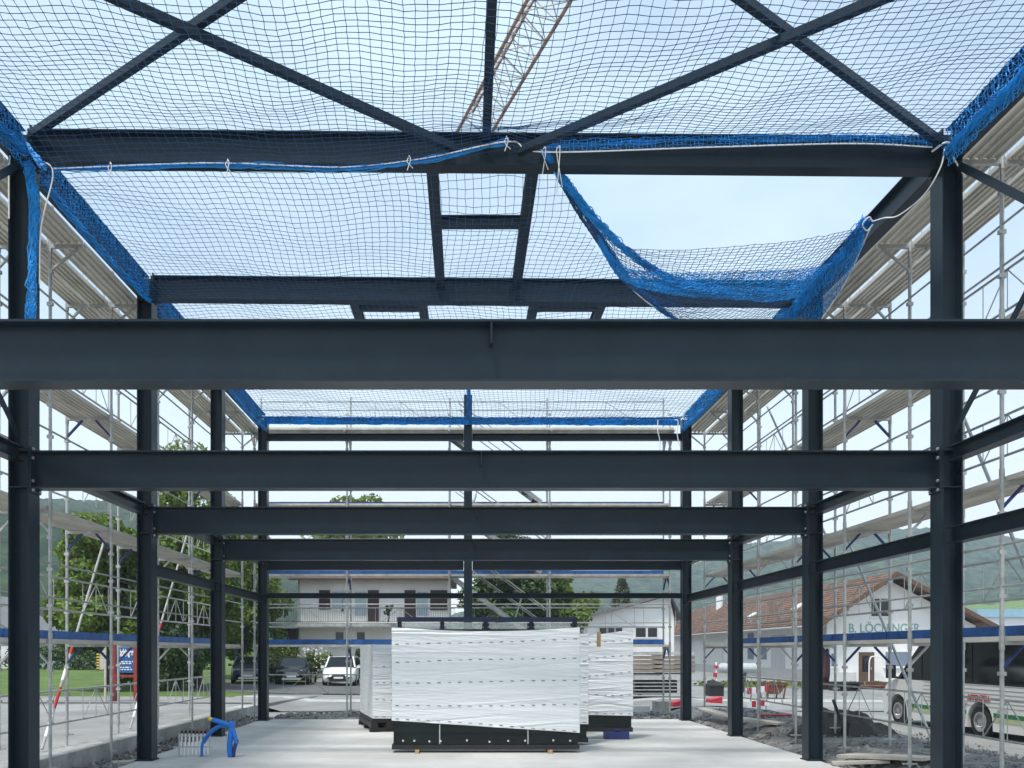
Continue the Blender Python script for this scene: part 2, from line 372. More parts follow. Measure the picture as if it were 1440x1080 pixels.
# ------------------------------------------------------------------ steel frame
ORD = ['nearest', 'second', 'third', 'fourth', 'last']
FY = [YA, YB, YC, YD, YE]
for k, y in enumerate(FY):
    for s, X in ((0, XL), (1, XR)):
        nm = 'left-hand' if s == 0 else 'right-hand'
        lab = '%s dark grey steel column of the %s frame%s' % (nm, ORD[k], ' at the far slab edge' if k == 4 else ' from the camera' if k else ', at the camera')
        t = thing('steel_column', (X, y, 0), lab, 'column', 'columns of the steel frame')
        mb = MB(); 
        if k < 4: mb.ibeam((X, y, .022), (X, y, 8.24), .26, .25, .016, .01, (1,0,0))
        else: mb.ibeam((X, y, .022), (X, y, 8.1), .24, .24, .016, .01, (1,0,0))
        mb.build('shaft', 'steel', t)
        MB().box((X, y, .011), (.3, .31, .022)).build('base_plate', 'steel', t)
        if k < 4:      # stiffener plates in the column web level with beam flanges
            mb = MB()
            for z in (3.87, 4.31, 7.85):
                for e in (-1, 1): mb.box((X, y+e*.0665, z), (.216, .122, .014))
            mb.parts('stiffener', 'steel', t)
for k, y in enumerate(FY):
    if k < 4:
        x0, x1 = XL+.128, XR-.128
        if k == 0: x0, x1 = XL+.128, XR-.128
        t = thing('steel_beam', (XM, y, 3.86), '%s dark grey lower cross beam, %s' % (ORD[k], ['passing right in front of the camera', 'bolted between the second pair of columns', 'bolted between the third pair of columns', 'bolted between the fourth pair of columns'][k]), 'beam', 'lower cross beams')
        MB().ibeam((x0+.022, y, 4.09), (x1-.022, y, 4.09), .2, .46, .018, .011).build('girder', 'steel', t)
        mb = MB().box((XM-.05, y-.054, 4.22), (.014, .092, .16)); mb.box((XM-.05, y+.054, 4.22), (.014, .092, .16)); mb.parts('lug_plate', 'steel', t)
        for e in (-1, 1):
            xe = x0+.0105 if e < 0 else x1-.0105
            p = MB().box((xe, y, 4.09), (.019, .25, .56)).build('end_plate', 'steel', t)
            mb = MB()
            for zz in (3.84, 3.95, 4.23, 4.34):
                for yy in (-.085, .085): mb.disc((xe-e*.018, y+yy, zz), (1,0,0), 0, .019, .022, 6)
            mb.parts('bolt', 'galv', p)
        t = thing('roof_beam', (XM, y, 7.84), '%s dark grey roof beam %s' % (ORD[k], ['high above the camera', 'with the blue net tied along it', 'seen through the blue net', 'hidden mostly behind the nearest beam'][k]), 'beam', 'roof beams')
        MB().ibeam((x0+.02, y, 8.06), (x1-.02, y, 7.97), .19, .40, .016, .01).build('girder', 'steel', t)
        for e in (-1, 1):
            xe = x0+.01 if e < 0 else x1-.01
            MB().box((xe, y, 8.06 if e < 0 else 7.97), (.018, .24, .46)).build('end_plate', 'steel', t)
    else:
        for (xa, xb, nm) in ((XL+.122, XM-.3, 'left'), (XM-.06, XR-.122, 'right')):
            o = MB().ibeam((xa, y, 7.63), (xb, y, 7.63), .16, .17, .012, .008).build('roof_beam', 'steel', loc=(xa, y, 7.63)); tag(o, 'slim dark grey roof beam at the far end, %s of the middle post' % nm, 'beam', 'roof beams')
            o = MB().ibeam((xa, y, 4.18), (xb, y, 4.18), .16, .26, .012, .008).build('steel_beam', 'steel', loc=(xa, y, 4.18)); tag(o, 'far end lower cross beam, %s of the middle post' % nm, 'beam', 'lower cross beams')
            o = MB().ibeam((xa, y, 3.36), (xb, y, 3.36), .12, .14, .01, .008).build('wall_rail', 'steel', loc=(xa, y, 3.36)); tag(o, 'thin dark wall rail at the far end, %s of the middle post' % nm, 'rail', 'wall rails')
t = thing('end_post', (XM-.18, YE, 0), 'dark grey steel post in the middle of the far end', 'column', 'columns of the steel frame')
MB().ibeam((XM-.18, YE, .022), (XM-.18, YE, 8.75), .22, .22, .014, .01, (0,1,0)).build('shaft', 'steel', t); MB().box((XM-.18, YE, .011), (.3,.3,.022)).build('base_plate', 'steel', t)
# eaves beams and wall rails along both sides
for s, X in ((0, XL), (1, XR)):
    sd = 'left' if s == 0 else 'right'
    for k in range(4):
        ya, yb = FY[k]+.135, FY[k+1]-.135
        bay = ['first bay, beside the camera', 'second bay', 'third bay', 'fourth bay at the far end'][k]
        o = MB().ibeam((X, ya, 8.03), (X, yb, 8.03), .18, .36, .014, .009).build('eaves_beam', 'steel', loc=(X, ya, 8.03)); tag(o, 'dark eaves beam along the %s side, %s' % (sd, bay), 'beam', 'eaves beams')
        o = MB().ibeam((X, ya, 4.26), (X, yb, 4.26), .16, .18, .012, .008).build('wall_rail', 'steel', loc=(X, ya, 4.26)); tag(o, 'upper dark wall rail on the %s side, %s' % (sd, bay), 'rail', 'wall rails')
        if s == 1 or k >= 2:
            o = MB().ibeam((X, ya, 3.27), (X, yb, 3.27), .16, .2, .012, .008).build('wall_rail', 'steel', loc=(X, ya, 3.27)); tag(o, 'lower dark wall rail on the %s side, %s' % (sd, bay), 'rail', 'wall rails')
    o = MB().bar((X, YA+.15, 7.75), (X, YB-.14, 4.5), .012, .09).build('wall_brace', 'steel', loc=(X, YA, 7)); tag(o, 'dark flat brace on the %s wall falling away from the camera' % sd, 'brace', 'wall braces')
    o = MB().bar((X+.03, YA+.15, 4.5), (X+.03, YB-.14, 7.8), .012, .09).build('wall_brace', 'steel', loc=(X, YB, 7)); tag(o, 'dark flat brace on the %s wall rising away from the camera' % sd, 'brace', 'wall braces')
# roof bracing A-B, purlin and skylight trimmers
def rb(p, q, lab, off=0):
    p = V(p); q = V(q)
    o = MB().bar(p, q, .075, .09).build('roof_brace', 'steel', loc=p); tag(o, lab, 'brace', 'roof braces')
rb((XL+.15, YB-.12, 8.16), (XM-.1, YA+.1, 8.12), 'diagonal roof brace starting over the left column of the second frame')
rb((XL+.15, YA+.1, 8.02), (XM-.4, YB-.12, 8.01), 'diagonal roof brace reaching the beam just left of its middle')
rb((XR-.15, YB-.12, 8.08), (XM+.1, YA+.1, 8.12), 'diagonal roof brace starting over the right column of the second frame')
rb((XR-.15, YA+.1, 7.95), (XM+.4, YB-.12, 7.96), 'diagonal roof brace reaching the beam just right of its middle')
def rail(p, q, w, h, nm, lab, cat='beam', g=None):
    o = MB().ibeam(p, q, w, h, .01, .008).build(nm, 'steel', loc=V(p)); tag(o, lab, cat, g)
rail((XM+.01, YA+.1, 8.13), (XM+.01, YB-.1, 8.12), .10, .12, 'purlin', 'dark purlin running overhead to the middle of the roof beam')
def skylight(ya, yb, xa, xb, yc, lab):
    t = thing('skylight_trimmer', (xa, ya, 8), lab, 'roof frame', 'skylight trimmers')
    for X in (xa, xb): MB().ibeam((X, ya, 8.08), (X, yb, 8.08), .15, .17, .012, .008).build('side_beam', 'steel', t)
    for q in yc: MB().ibeam((xa+.076, q, 8.08), (xb-.076, q, 8.08), .12, .15, .012, .008).build('cross_beam', 'steel', t)
skylight(YB+.1, YC-.1, -.43, .86, (11.85,), 'ladder-like skylight frame between the second and third roof beams')
skylight(YC+.1, YD-.1, -1.98, -.77, (14.75, 16.9), 'left skylight frame beyond the third roof beam')
skylight(YC+.1, YD-.1, 1.22, 2.42, (14.75, 16.9), 'right skylight frame beyond the third roof beam')

# ------------------------------------------------------------------ safety nets
edge1 = [(75,240),(300,232),(480,238),(600,225),(715,200),(765,215),(1000,208),(1200,203),(1310,208)]
E1 = [((px-655)*9.93/F, CH+(916-py)*9.93/F) for px, py in edge1]
XLi, XRi = -5.36, 5.83
def net1(u, v):
    x = XLi+(XRi-XLi)*u; y = 6.3+(9.93-6.3)*v
    ze = lerp_pts(E1, x); z = 7.92-.30*sin(pi*u)*sin(pi*min(1, v*1.0))
    z += .03*sin(x*5+v*3)*sin(pi*u)+.02*sin(y*6+x*1.3)
    k = sm(.72, 1, v); z = z*(1-k)+ze*k
    y += .05*sin(x*2.2)*sin(pi*v)
    return (x+.07*sin(v*5+.4)*sin(pi*u), y, z)
t = thing('safety_net', (XM, 8, 8), 'blue safety net stretched overhead in front of the second roof beam', 'net', 'safety nets')
NET1 = t; MB().net(net1, 104, 48, .0036, .006, None, .0095).build('mesh', 'net_backlit', t)
mb = MB(); mb.tube(catmull([(x, 9.94 if x < .4 else 9.915, z+(.03 if x < .4 else 0)) for x, z in E1], 8), .0075, 6); mb.build('border_rope', 'rope', t)
# dense gathered strips along beam, eaves
mb = MB(); mb.bundle([(x, 9.95, z+.02) for x, z in E1[:5]], .042, 20, .0065, 16)
mb.bundle([(x, 9.95, z+.10) for x, z in E1[5:]], .05, 5, .006, 16)
mb.net(lambda u, v: (E1[5][0]+(E1[8][0]-E1[5][0])*u, 9.93, lerp_pts(E1, E1[5][0]+(E1[8][0]-E1[5][0])*u)+.02+.13*v), 90, 4, .0035, .012)
for X, e in ((XLi+.02, 1), (XRi-.02, -1)):
    mb.bundle([(X, 6.3, 7.95), (X, 8, 7.86), (X, 9.9, 7.9)], .075, 30, .006, 26)
    mb.net(lambda u, v: (X-e*.03, 6.3+3.6*u, 7.75+.45*v), 90, 10, .005, .02)
mb.build('gathered_edge', 'net', t)
G = [W(*p) for p in ((765,215,10.0),(790,262,10.36),(830,325,11.46),(870,385,12.76),(910,425,13.8),(960,455,14.7),(1020,480,15.5))]
GY = [(p.y, p.x) for p in G]+[(16.3, 5.75)]
def net2z(x, y):
    u = (x-XLi)/(XRi-XLi)
    z = 7.80-.10*sin(pi*u)*abs(sin(pi*(y-10)/4.0))-.05*sin(pi*u)+.025*sin(x*3.1+y)+.02*sin(y*4-x*1.7)
    k = 1-sm(10.0, 10.9, y); ze = lerp_pts(E1, x); z = z*(1-k)+ze*k
    k = sm(20.5, 21.8, y); return z*(1-k)+8.05*k
t = thing('safety_net', (XM, 14, 8), 'blue safety net hung below the roof beams beyond the second frame', 'net', 'safety nets')
def net2(u, v):
    y = 10.02+(21.85-10.02)*v; xr = min(XRi, lerp_pts(GY, y)); x = XLi+(XRi-XLi)*u
    x += .08*sin(v*16+.6)*sin(pi*u)
    return (x, y+.04*sin(x*1.7), net2z(x, y))
NET2 = t; MB().net(net2, 106, 102, .0037, .007, lambda p: p.x <= lerp_pts(GY, p.y)+.04, .0085).build('mesh', 'net_backlit', t)
mb = MB().tube(catmull(G, 8), .009, 6); mb.build('border_rope', 'rope', t)
mb = MB()
for e, X, ys in ((1, XLi+.01, [(10.3, 13.85), (14.2, 17.8), (18.2, 21.9)]), (-1, XRi-.01, [(14.2, 17.8), (18.2, 21.9)])):
    for (a, b) in ys:
        mb.net(lambda u, v: (X-e*.02, a+(b-a)*u, 7.76+.44*v), 110, 12, .0050, .02)
        mb.bundle([(X, a, 7.8), (X, (a+b)/2, 7.74), (X, b, 7.8)], .06, 22, .007, 26)
for z in (7.98, 8.03, 8.08): mb.bundle([(XLi, 21.85, z), (-2.5, 21.85, z-.015), (.1, 21.85, z-.01), (3, 21.85, z-.03), (5.7, 21.85, z-.03)], .05, 50, .009, 40)
mb.net(lambda u, v: (XLi+u*11.1, 21.82, 7.93+.2*v-.03*u), 300, 10, .007, .012)
mb.bundle([(.07, 21.85, 8.1), (.07, 21.3, 8.4), (.07, 21.0, 8.75)], .06, 30, .008, 12)
mb.bundle([(XRi, 17.8, 8.0), (XRi-.05, 18, 8.05), (XRi+.2, 18.3, 8.05)], .10, 40, .008, 8)
# hanging gathered tail at the left column and bundle along the beam
mb.bundle([(XLi+.03, 9.95, 7.8), (XLi+.12, 9.93, 7.3), (XLi+.1, 9.93, 6.5), (XLi+.08, 9.93, 5.9)], .075, 60, .007, 14)
mb.bundle([(XLi-.1, 9.92, 8.2), (XLi+.06, 9.9, 7.95), (XLi+.26, 9.9, 7.72)], .05, 30, .007, 10)
mb.build('gathered_edge', 'net', t)
# the corner pulled loose: sags from the beam to the right eaves
A = [(.96,10.02,7.98),(1.3,10.3,7.73),(1.7,10.65,7.48),(2.1,10.98,7.30),(2.9,11.1,7.31),(3.85,11.2,7.42),(4.8,11.4,7.62),(5.55,11.6,7.86),(5.76,11.7,8.0)]
AP = catmull(A, 8)
GP = catmull([tuple(p) for p in G]+[(5.75, 16.2, 7.75)], 8)
def samp(P, t):
    f = t*(len(P)-1); i = min(int(f), len(P)-2); return P[i].lerp(P[i+1], f-i)
def net3(u, v):
    a = samp(AP, u); g = samp(GP, u**.8)
    p = a.lerp(g, v); p.z -= .30*sin(pi*v)*sin(pi*min(1, u*1.05))*(.4+.6*u)
    p.z += .02*sin(u*30)*v
    return p
t = thing('safety_net', (3.5, 12, 7.8), 'loose sagging corner of blue net pulled aside at upper right', 'net', 'safety nets')
MB().net(net3, 78, 46, .0042, .010, None, .009).build('mesh', 'net_backlit', t)
mb = MB(); mb.bundle(A[:4]+[W(918,378,11.7), W(965,398,12.3), W(1030,410,12.9)], .06, 46, .006, 12)
mb.bundle([G[0], G[1]+V((.06,0,0)), G[2]+V((.1,0,0)), G[3]+V((.12,0,-.02)), G[4]+V((.15,0,-.03)), G[5], G[6]], .05, 26, .006, 14)
mb.bundle([(5.74,11.7,8.0), (5.70,12.3,7.85), (5.66,13.3,7.75), (5.62,14.2,7.7), (5.6,15.4,7.7)], .12, 80, .007, 14)
mb.net(lambda u, v: (5.72+.10*v*sin(2*u), 11.75+3*u, 7.98-.22*u-.55*v*sin(.5+u*2)), 60, 16, .0042, .02)
mb.net(lambda u, v: net3(.26+.70*u, .20+.26*v)+V((0,0,-.03-.03*sin(9*u))), 150, 30, .0048, .015)
mb.build('gathered_edge', 'net', t)
mb = MB(); mb.tube(catmull([(5.83,9.95,7.99),(5.78,9.96,7.75),(5.66,10.1,7.5),(5.72,10.8,7.62),(5.78,11.3,7.85),(5.78,11.62,7.97)], 8), .008, 6)
mb.tube(catmull([(5.78,11.62,7.97),(5.72,11.6,8.02),(5.66,11.66,7.95),(5.74,11.7,7.88),(5.8,11.64,7.94)], 6), .010, 6)
mb.tube(catmull([(5.78,11.7,7.9),(5.8,12.5,7.5),(5.75,13.4,7.2),(5.7,14.2,7.05)], 8), .01, 6)
mb.parts('tie_rope', 'rope', t)
mb = MB()
for (px, ln) in ((155,.16),(320,.14),(575,.12),(765,.28),(785,.55),(712,.12)):
    x = (px-655)*9.9/F; z = lerp_pts(E1, x); mb.tube(catmull([(x,9.9,z+.06),(x+.02,9.89,z),(x-.02,9.9,z-ln)], 5), .006, 5); mb.tube(catmull([(x,9.9,z+.04),(x-.02,9.89,z-.02),(x+.05,9.9,z-ln*.8)], 5), .005, 5)
mb.tube(catmull([(XLi+.2,9.9,7.72),(XLi+.3,9.89,7.76),(XLi+.36,9.9,7.6),(XLi+.22,9.9,7.0),(XLi+.2,9.9,6.3)], 8), .008, 6)
mb.tube(catmull([(5.66,9.93,7.93),(5.82,9.9,8.02),(5.95,9.9,7.93),(5.85,9.9,7.9),(6.0,9.9,7.98)], 8), .012, 6)
mb.tube([(5.85,9.9,7.92),(6.05,9.9,7.6)], .01, 6)
mb.tube(catmull([(-5.52,9.9,8.1),(-5.5,9.88,8.0),(-5.53,9.9,7.6),(-5.53,9.9,7.1)], 8), .010, 6)
mb.parts('tie_rope', 'rope', NET1)
mb = MB(); mb.tube(catmull([(5.55,21.7,8.0),(5.62,21.65,7.95),(5.6,21.65,7.6),(5.66,21.65,7.3)], 6), .012, 6); mb.tube(catmull([(5.1,21.7,8.0),(5.08,21.65,7.7),(5.14,21.65,7.4),(5.1,21.65,6.9)], 6), .011, 6)
mb.parts('tie_rope', 'rope', NET2)

# ------------------------------------------------------------------ scaffolding
LV = [2.05, 4.05, 6.05, 8.05]
BAYS = [6.0, 8.1, 10.22, 12.34, 14.46, 16.6, 18.74, 20.86, 22.95]
def deckprof(w):
    P = [(-w/2, 0), (-w/2, -.06)]; n = 4; g = w/n
    for i in range(n):
        a = -w/2+i*g; P += [(a+.018, -.06), (a+.03, -.028), (a+g-.03, -.028), (a+g-.018, -.06)]
    return P+[(w/2, -.06), (w/2, 0)]
def lattice(mb, a, b, z0, z1):      # guard frame: two rails, uprights and inverted V
    a, b = V(a), V(b); up = lambda p, z: V((p.x, p.y, z)); m = (a+b)/2
    mb.tube([up(a, z1), up(b, z1)], .019, 6); mb.tube([up(a, z0), up(b, z0)], .019, 6)
    for t in (.25, .5, .75): p = a.lerp(b, t); mb.tube([up(p, z0), up(p, z1)], .007, 5)
    mb.tube([up(a.lerp(b, .25), z0), up(a.lerp(b, .5), z1)], .009, 5); mb.tube([up(a.lerp(b, .75), z0), up(a.lerp(b, .5), z1)], .009, 5)
def scaffold(t, pts, inward, w, gl):
    """pts: inner-post plan points along the run; outer posts offset by -inward*w"""
    n = len(pts); out = [p-inward*w for p in pts]; along = (pts[-1]-pts[0]).normalized(); ax = inward
    for p, o in zip(pts, out):
        for q, k in ((p, 0), (o, 1)):
            g = gl(q, k); mb = MB(); mb.tube([(q.x, q.y, g+.2), (q.x, q.y, 9.25 if k else 8.3)], .026, 8)
            for z in (2.0, 4.0, 6.0, 8.0):
                mb.tube([(q.x, q.y, z-.12), (q.x, q.y, z+.14)], .033, 8)
                mb.box((q.x, q.y, z+.55), (.09, .05, .05)); mb.box((q.x, q.y, z-.9), (.085, .05, .05)); mb.box((q.x, q.y, z-.42), (.08,.06,.05))
            po = mb.build('post', 'galv', t)
            mb = MB(); mb.tube([(q.x, q.y, g+.008), (q.x, q.y, g+.32)], .018, 8); mb.box((q.x, q.y, g+.008), (.15, .15, .012)); mb.tube([(q.x,q.y,g+.19),(q.x,q.y,g+.23)], .04, 8); mb.box((q.x, q.y, g+.21), (.22, .03, .02))
            mb.build('base_jack', 'galv', po)
    for li, z in enumerate(LV):
        for i, (p, o) in enumerate(zip(pts, out)):
            mb = MB(); zz = V((0, 0, z-.085)); mb.bar(p+zz, o+zz, .05, .05)
            tr = mb.build('transom', 'galv', t)
            mb = MB(); d = (o-p).normalized()
            for q, e in ((p, 1), (o, -1)): mb.bar(q+V((0,0,z-.40)), q+d*e*.27+V((0,0,z-.11)), .045, .03)
            if li == 3: mb.bar(p+V((0,0,z-.45)), p+ax*.42+V((0,0,z-.11)), .04, .03); mb.bar(p+V((0,0,z-.085)), p+ax*.52+V((0,0,z-.085)), .05, .05)
            mb.parts('corner_brace', 'bluesteel' if li < 3 and i % 3 else 'galv', tr)
        for i in range(n-1):
            a, b = pts[i], pts[i+1]
            for f, ww in ((.27, .33), (.75, .33)):
                pa = a.lerp(out[i], f)+V((0,0,z)); pb = b.lerp(out[i+1], f)+V((0,0,z)); g = along*.01
                MB().ext(deckprof(ww), pa+g, pb-g, ax, V((0,0,1))).build('deck_board', 'deckmat', t)
            if li == 3:
                pa = a+ax*.28+V((0,0,z)); pb = b+ax*.28+V((0,0,z)); MB().ext(deckprof(.44), pa+along*.01, pb-along*.01, ax, V((0,0,1))).build('deck_board', 'deckmat', t)
            pa = out[i]+ax*.045; pb = out[i+1]+ax*.045
            MB().bar(pa+along*.015+V((0,0,z+.085)), pb-along*.015+V((0,0,z+.085)), .028, .15).build('toe_board', 'bluetoe', t)
    for z in [.1]+LV:
        for i in range(n-1):
            mb = MB(); lattice(mb, out[i]+ax*.03, out[i+1]+ax*.03, z+.52, z+1.08)
            if z > 1:
                mb.tube([pts[i]+V((0,0,z+.62)), pts[i+1]+V((0,0,z+.62))], .016, 6)
                mb.tube([pts[i]+V((0,0,z+1.14)), pts[i+1]+V((0,0,z+1.14))], .016, 6) if z < 8 else None
            mb.build('guard_rail', 'galv', t)
lg = lambda q, k: (hgt(q.x, q.y) if k else -.11)
SL = thing('scaffold', (-6.27, 6, 0), 'galvanised scaffold along the left side of the steel frame', 'scaffold', 'scaffolds around the frame')
scaffold(SL, [V((-6.27, y, 0)) for y in BAYS], V((1, 0, 0)), .78, lg)
SR = thing('scaffold', (6.7, 6, 0), 'galvanised scaffold along the right side of the steel frame', 'scaffold', 'scaffolds around the frame')
scaffold(SR, [V((6.7, y, 0)) for y in BAYS], V((-1, 0, 0)), .80, lambda q, k: hgt(q.x, q.y)+.02)
SB = thing('scaffold', (0, 23.1, 0), 'galvanised scaffold with stairs across the far end', 'scaffold', 'scaffolds around the frame')
bx = [(px-655)*23.1/F for px in (358, 488, 632, 773, 942)]
scaffold(SB, [V((x, 23.1, 0)) for x in bx], V((0, -1, 0)), .75, lambda q, k: hgt(q.x, q.y)+.05)
def diag(t, p, q, tape=False):
    p, q = V(p), V(q); o = MB().tube([p, q], .024, 8).build('diagonal_brace', 'galv', t)
    if tape:
        mb = MB(); mw = MB()
        for i, a in enumerate((.50, .62, .74, .86)):
            (mb if i % 2 == 0 else mw).tube([p.lerp(q, a), p.lerp(q, a+.09)], .029, 8)
        mb.parts('red_tape', 'red', o); mw.parts('white_tape', 'white', o)
diag(SL, (-7.1, 16.1, 4.1), (-7.1, 13.7, .22), True); diag(SL, (-7.1, 20.8, 4.8), (-7.1, 17.3, .22), True)
diag(SL, (-7.1, 11.0, 8.0), (-7.1, 8.3, 4.1)); 
diag(SR, (7.56, 16.2, 4.1), (7.56, 13.0, .1)); diag(SR, (7.56, 12.8, 6.1), (7.56, 10.5, 2.0)); diag(SR, (7.56, 20.5, 8), (7.56, 17, 4.1))
for z in (0.05, 2.05, 4.05, 6.05):      # stair flights
    x0, x1 = -.45, 2.15; mb = MB()
    for dy in (.15, .65): mb.bar((x0, 23.1+dy, z+1.98), (x1, 23.1+dy, z+.05), .03, .12)
    st = mb.build('stair', 'galv', SB)
    mb = MB()
    for i in range(9):
        f = (i+.5)/9; mb.box((x0+(x1-x0)*f, 23.5, z+1.98-1.93*f), (.2, .46, .03))
    mb.parts('tread', 'bluesteel', st)
    mb = MB()
    for dy in (.1, .7):
        mb.tube([(x0+.25, 23.1+dy, z+2.85), (x1+.15, 23.1+dy, z+1.0)], .017, 6)
        mb.tube([(x0+.15, 23.1+dy, z+2.45), (x1+.1, 23.1+dy, z+.6)], .013, 6)
        for f in (.2, .7): mb.tube([(x0+(x1-x0)*f, 23.1+dy, z+1.98-1.93*f), (x0+(x1-x0)*f+.25, 23.1+dy, z+2.75-1.9*f)], .012, 6)
    mb.parts('handrail', 'galv', st)

# ------------------------------------------------------------------ wrapped glass stacks
def glass_pack(name_loc, rz, w, h, d, film0, label, bot=(.40, .30), dash=5, rows=None, base=.10, sagtop=.07, sl=0.0, base_mat='black', dash_every=.16, right_slope=0, dark=True):
    t = thing('glass_pack', name_loc, label, 'glass pack', 'wrapped glass packs'); t.rotation_euler.z = rz; PW[t.name] = V((0,0,0))
    z0 = base
    MB().b2((-w/2+.03, .015, z0+.06), (w/2-.03, d-.015, z0+h-.06)).build('glass_pane', 'glassgreen', t)
    MB().b2((-w/2, -.01, z0-.04), (w/2, d, z0+.05)).build('base_rail', base_mat, t)
    nu, nv = 70, 190; rc = random.Random(film0); CR = [(rc.uniform(z0+.3, z0+h), rc.uniform(-.12, .12), rc.uniform(.010, .022)*rc.choice((-1, 1)), rc.uniform(-w/2, w/2)) for _ in range(11)]
    top = lambda u: z0+h-sagtop*sin(pi*min(1, u*1.0))+right_slope*u
    bt = lambda u: z0+bot[0]+(bot[1]-bot[0])*u
    def wr(x, z):
        a = mnoise.noise(V((x*.5, z*7+x*.6, film0))); b = mnoise.noise(V((x*1.1+film0, z*20-x*1.7, film0+3))); c = abs(mnoise.noise(V((x*.7, z*11+x*1.1, film0+9))))
        a += sum(q*90*math.exp(-((z-zc-sl_*x)/.016)**2)*math.exp(-((x-xc)/(w*.45))**2) for zc, sl_, q, xc in CR)
        return .009*a+.0035*b-.006*max(0, .12-c)/.12
    def fr(u, v):
        x = -w/2+w*u; z = bt(u)+(top(u)-bt(u))*v
        return (x+sl*(v-1)*0, -.012-.012+wr(x, z)-.0, z)
    mb = MB(); mb.grid(fr, nu, nv)
    mb.grid(lambda u, v: (-w/2-.002, -.024+(d+.03)*(1-u), bt(0)+(top(0)-bt(0))*v), 6, 12)
    mb.grid(lambda u, v: (w/2+.002, -.024+(d+.03)*u, bt(1)+(top(1)-bt(1))*v), 6, 12)
    mb.grid(lambda u, v: (-w/2+w*u, -.02+(d+.03)*v, top(u)-.001), 30, 3)
    mb.grid(lambda u, v: (w/2-w*u, d+.012, bt(1-u)+(top(1-u)-bt(1-u))*v), 6, 6)
    f = mb.build('film_wrap', 'film', t, smooth=True)
    mb = MB(); RW = rows or [.02, .25, .50, .70, .90][:dash]
    for q, v0 in enumerate(RW):
        n = int(w/dash_every)
        for i in range(n):
            u = (i+.35+random.uniform(-.05,.05))/n; v = (0 if rows else v0)+.012*sin(q*2+u*4)
            if q == 0 and not rows: v = .022
            if rows: v = (z0+v0[0]+(v0[1]-v0[0])*u+.012*sin(q*2+u*5)-bt(u))/(top(u)-bt(u))
            x, _, z = fr(u, v); y = -.04
            du = .033/w; x2, _, z2 = fr(u+du*2, v+.000)
            mb.bar((x, y, z), (x2, y, z2+random.uniform(-.004,.004)), .002, random.uniform(.010,.017), (0,0,1))
    mb.build('dashed_tape', 'tapeink', f)
    if dark:
        mb = MB()
        for u in (.06,.12,.2,.26,.40,.52,.62,.71,.86,.95): mb.box((-w/2+w*u, -.006, z0+.10+random.uniform(0,.03)), (.03, .004, .03))
        mb.parts('edge_clip', 'frame', t)
        mb = MB()
        for u in (.255, .725): mb.box((-w/2+w*u, -.004, z0+.24), (.022, .006, .36))
        mb.parts('strap', 'galv', t)
    return t
yf = 15.0
xa, xb = W(551, 0, yf).x, W(815, 0, yf).x
glass_pack(((xa+xb)/2, yf, 0), 0, xb-xa, 2.2, .35, 1.0, 'large white film-wrapped glass pack in front, dark glass showing below', bot=(.495, .27), dash_every=.185, rows=[(.53,.305),(.76,.79),(1.19,1.22),(1.56,1.65),(1.88,1.99)])
for px in (587, 773):
    x = W(px, 0, yf).x; o = MB().box((x, yf+.1, .03), (.075, .5, .058)).build('wood_block', 'wood', loc=(x, yf+.1, 0)); tag(o, 'small wooden block under the %s end of the front glass pack' % ('left' if px < 600 else 'right'), 'block', 'wood blocks')
glass_pack((1.15, 16.2, 0), 0, 2.55, 2.12, .3, 5.0, 'film-wrapped glass pack standing just behind the front one', bot=(.32, .32), dark=False)
glass_pack((3.02, 17.3, 0), R(-3), 1.02, 1.98, .25, 8.0, 'slim film-wrapped glass pack at the right with rising top edge', bot=(.32, .30), sagtop=0, right_slope=.14, dark=False, base=.2)
glass_pack((-1.47, 18.97, .16), R(14.5), 1.4, 1.76, 2.2, 11.0, 'film-wrapped glass pack on a dark pallet at the left', bot=(.06, .02), sagtop=.02, dash=4, dark=False)
o = MB()
RT = Matrix.Rotation(R(14.5), 3, 'Z'); PC = V((-1.47, 18.97, 0))
for yy in (.1, 1.1, 2.1): o.box(PC+RT @ V((0, yy, .05)), (1.5, .14, .10), RT)
for xx in (-.65, -.3, 0, .3, .65): o.box(PC+RT @ V((xx, 1.1, .16)), (.16, 2.25, .12), RT)
tag(o.build('pallet', 'black', loc=(-1.47, 18.97, 0)), 'dark pallet under the left glass pack', 'pallet')
o = MB().box((3.2, 17.4, .09), (.5, .3, .18)); o.box((3.2, 17.4, .2), (.12, .3, .08)); tag(o.build('support_foot', 'bluesteel', loc=(3.2, 17.4, 0)), 'dark blue support foot below the right glass pack', 'foot')
# steel transport rack behind
t = thing('glass_rack', (.6, 17.9, 0), 'dark blue steel glass rack standing behind the wrapped packs', 'rack')
mb = MB(); xs = [W(px, 0, 18).x for px in (562, 622, 683, 747, 808)]
for x in xs: mb.bar((x, 18, 0.02), (x, 18, 2.6), .09, .09, (0,1,0)); mb.bar((x, 17.2, .1), (x, 17.95, 2.2), .06, .06)
mb.parts('upright', 'rackblue', t)
mb = MB(); mb.bar((xs[0]-.05, 17.93, 2.56), (xs[-1]+.05, 17.93, 2.56), .05, .10); mb.bar((xs[0], 18.06, 2.32), (xs[-1], 18.06, 2.32), .05, .06); mb.bar((xs[0], 17.94, .12), (xs[-1], 17.94, .12), .06, .1); mb.bar((xs[2]+.2, 17.89, 2.53), (xs[-1]-.05, 17.89, 2.57), .02, .08)
mb.parts('rail', 'rackblue', t)
mb = MB()
for a, b in zip(xs, xs[1:]): mb.b2((a+.08, 18.1, .3), (b-.08, 18.12, 2.5))
mb.parts('glass_pane', 'clearglass', t)
o = MB().box((2.66, 16.35, 2.1), (.07, .06, .3)); tag(o.build('wood_post', 'wood', loc=(2.66, 16.35, 1.9)), 'short pale timber between the right glass packs', 'timber')

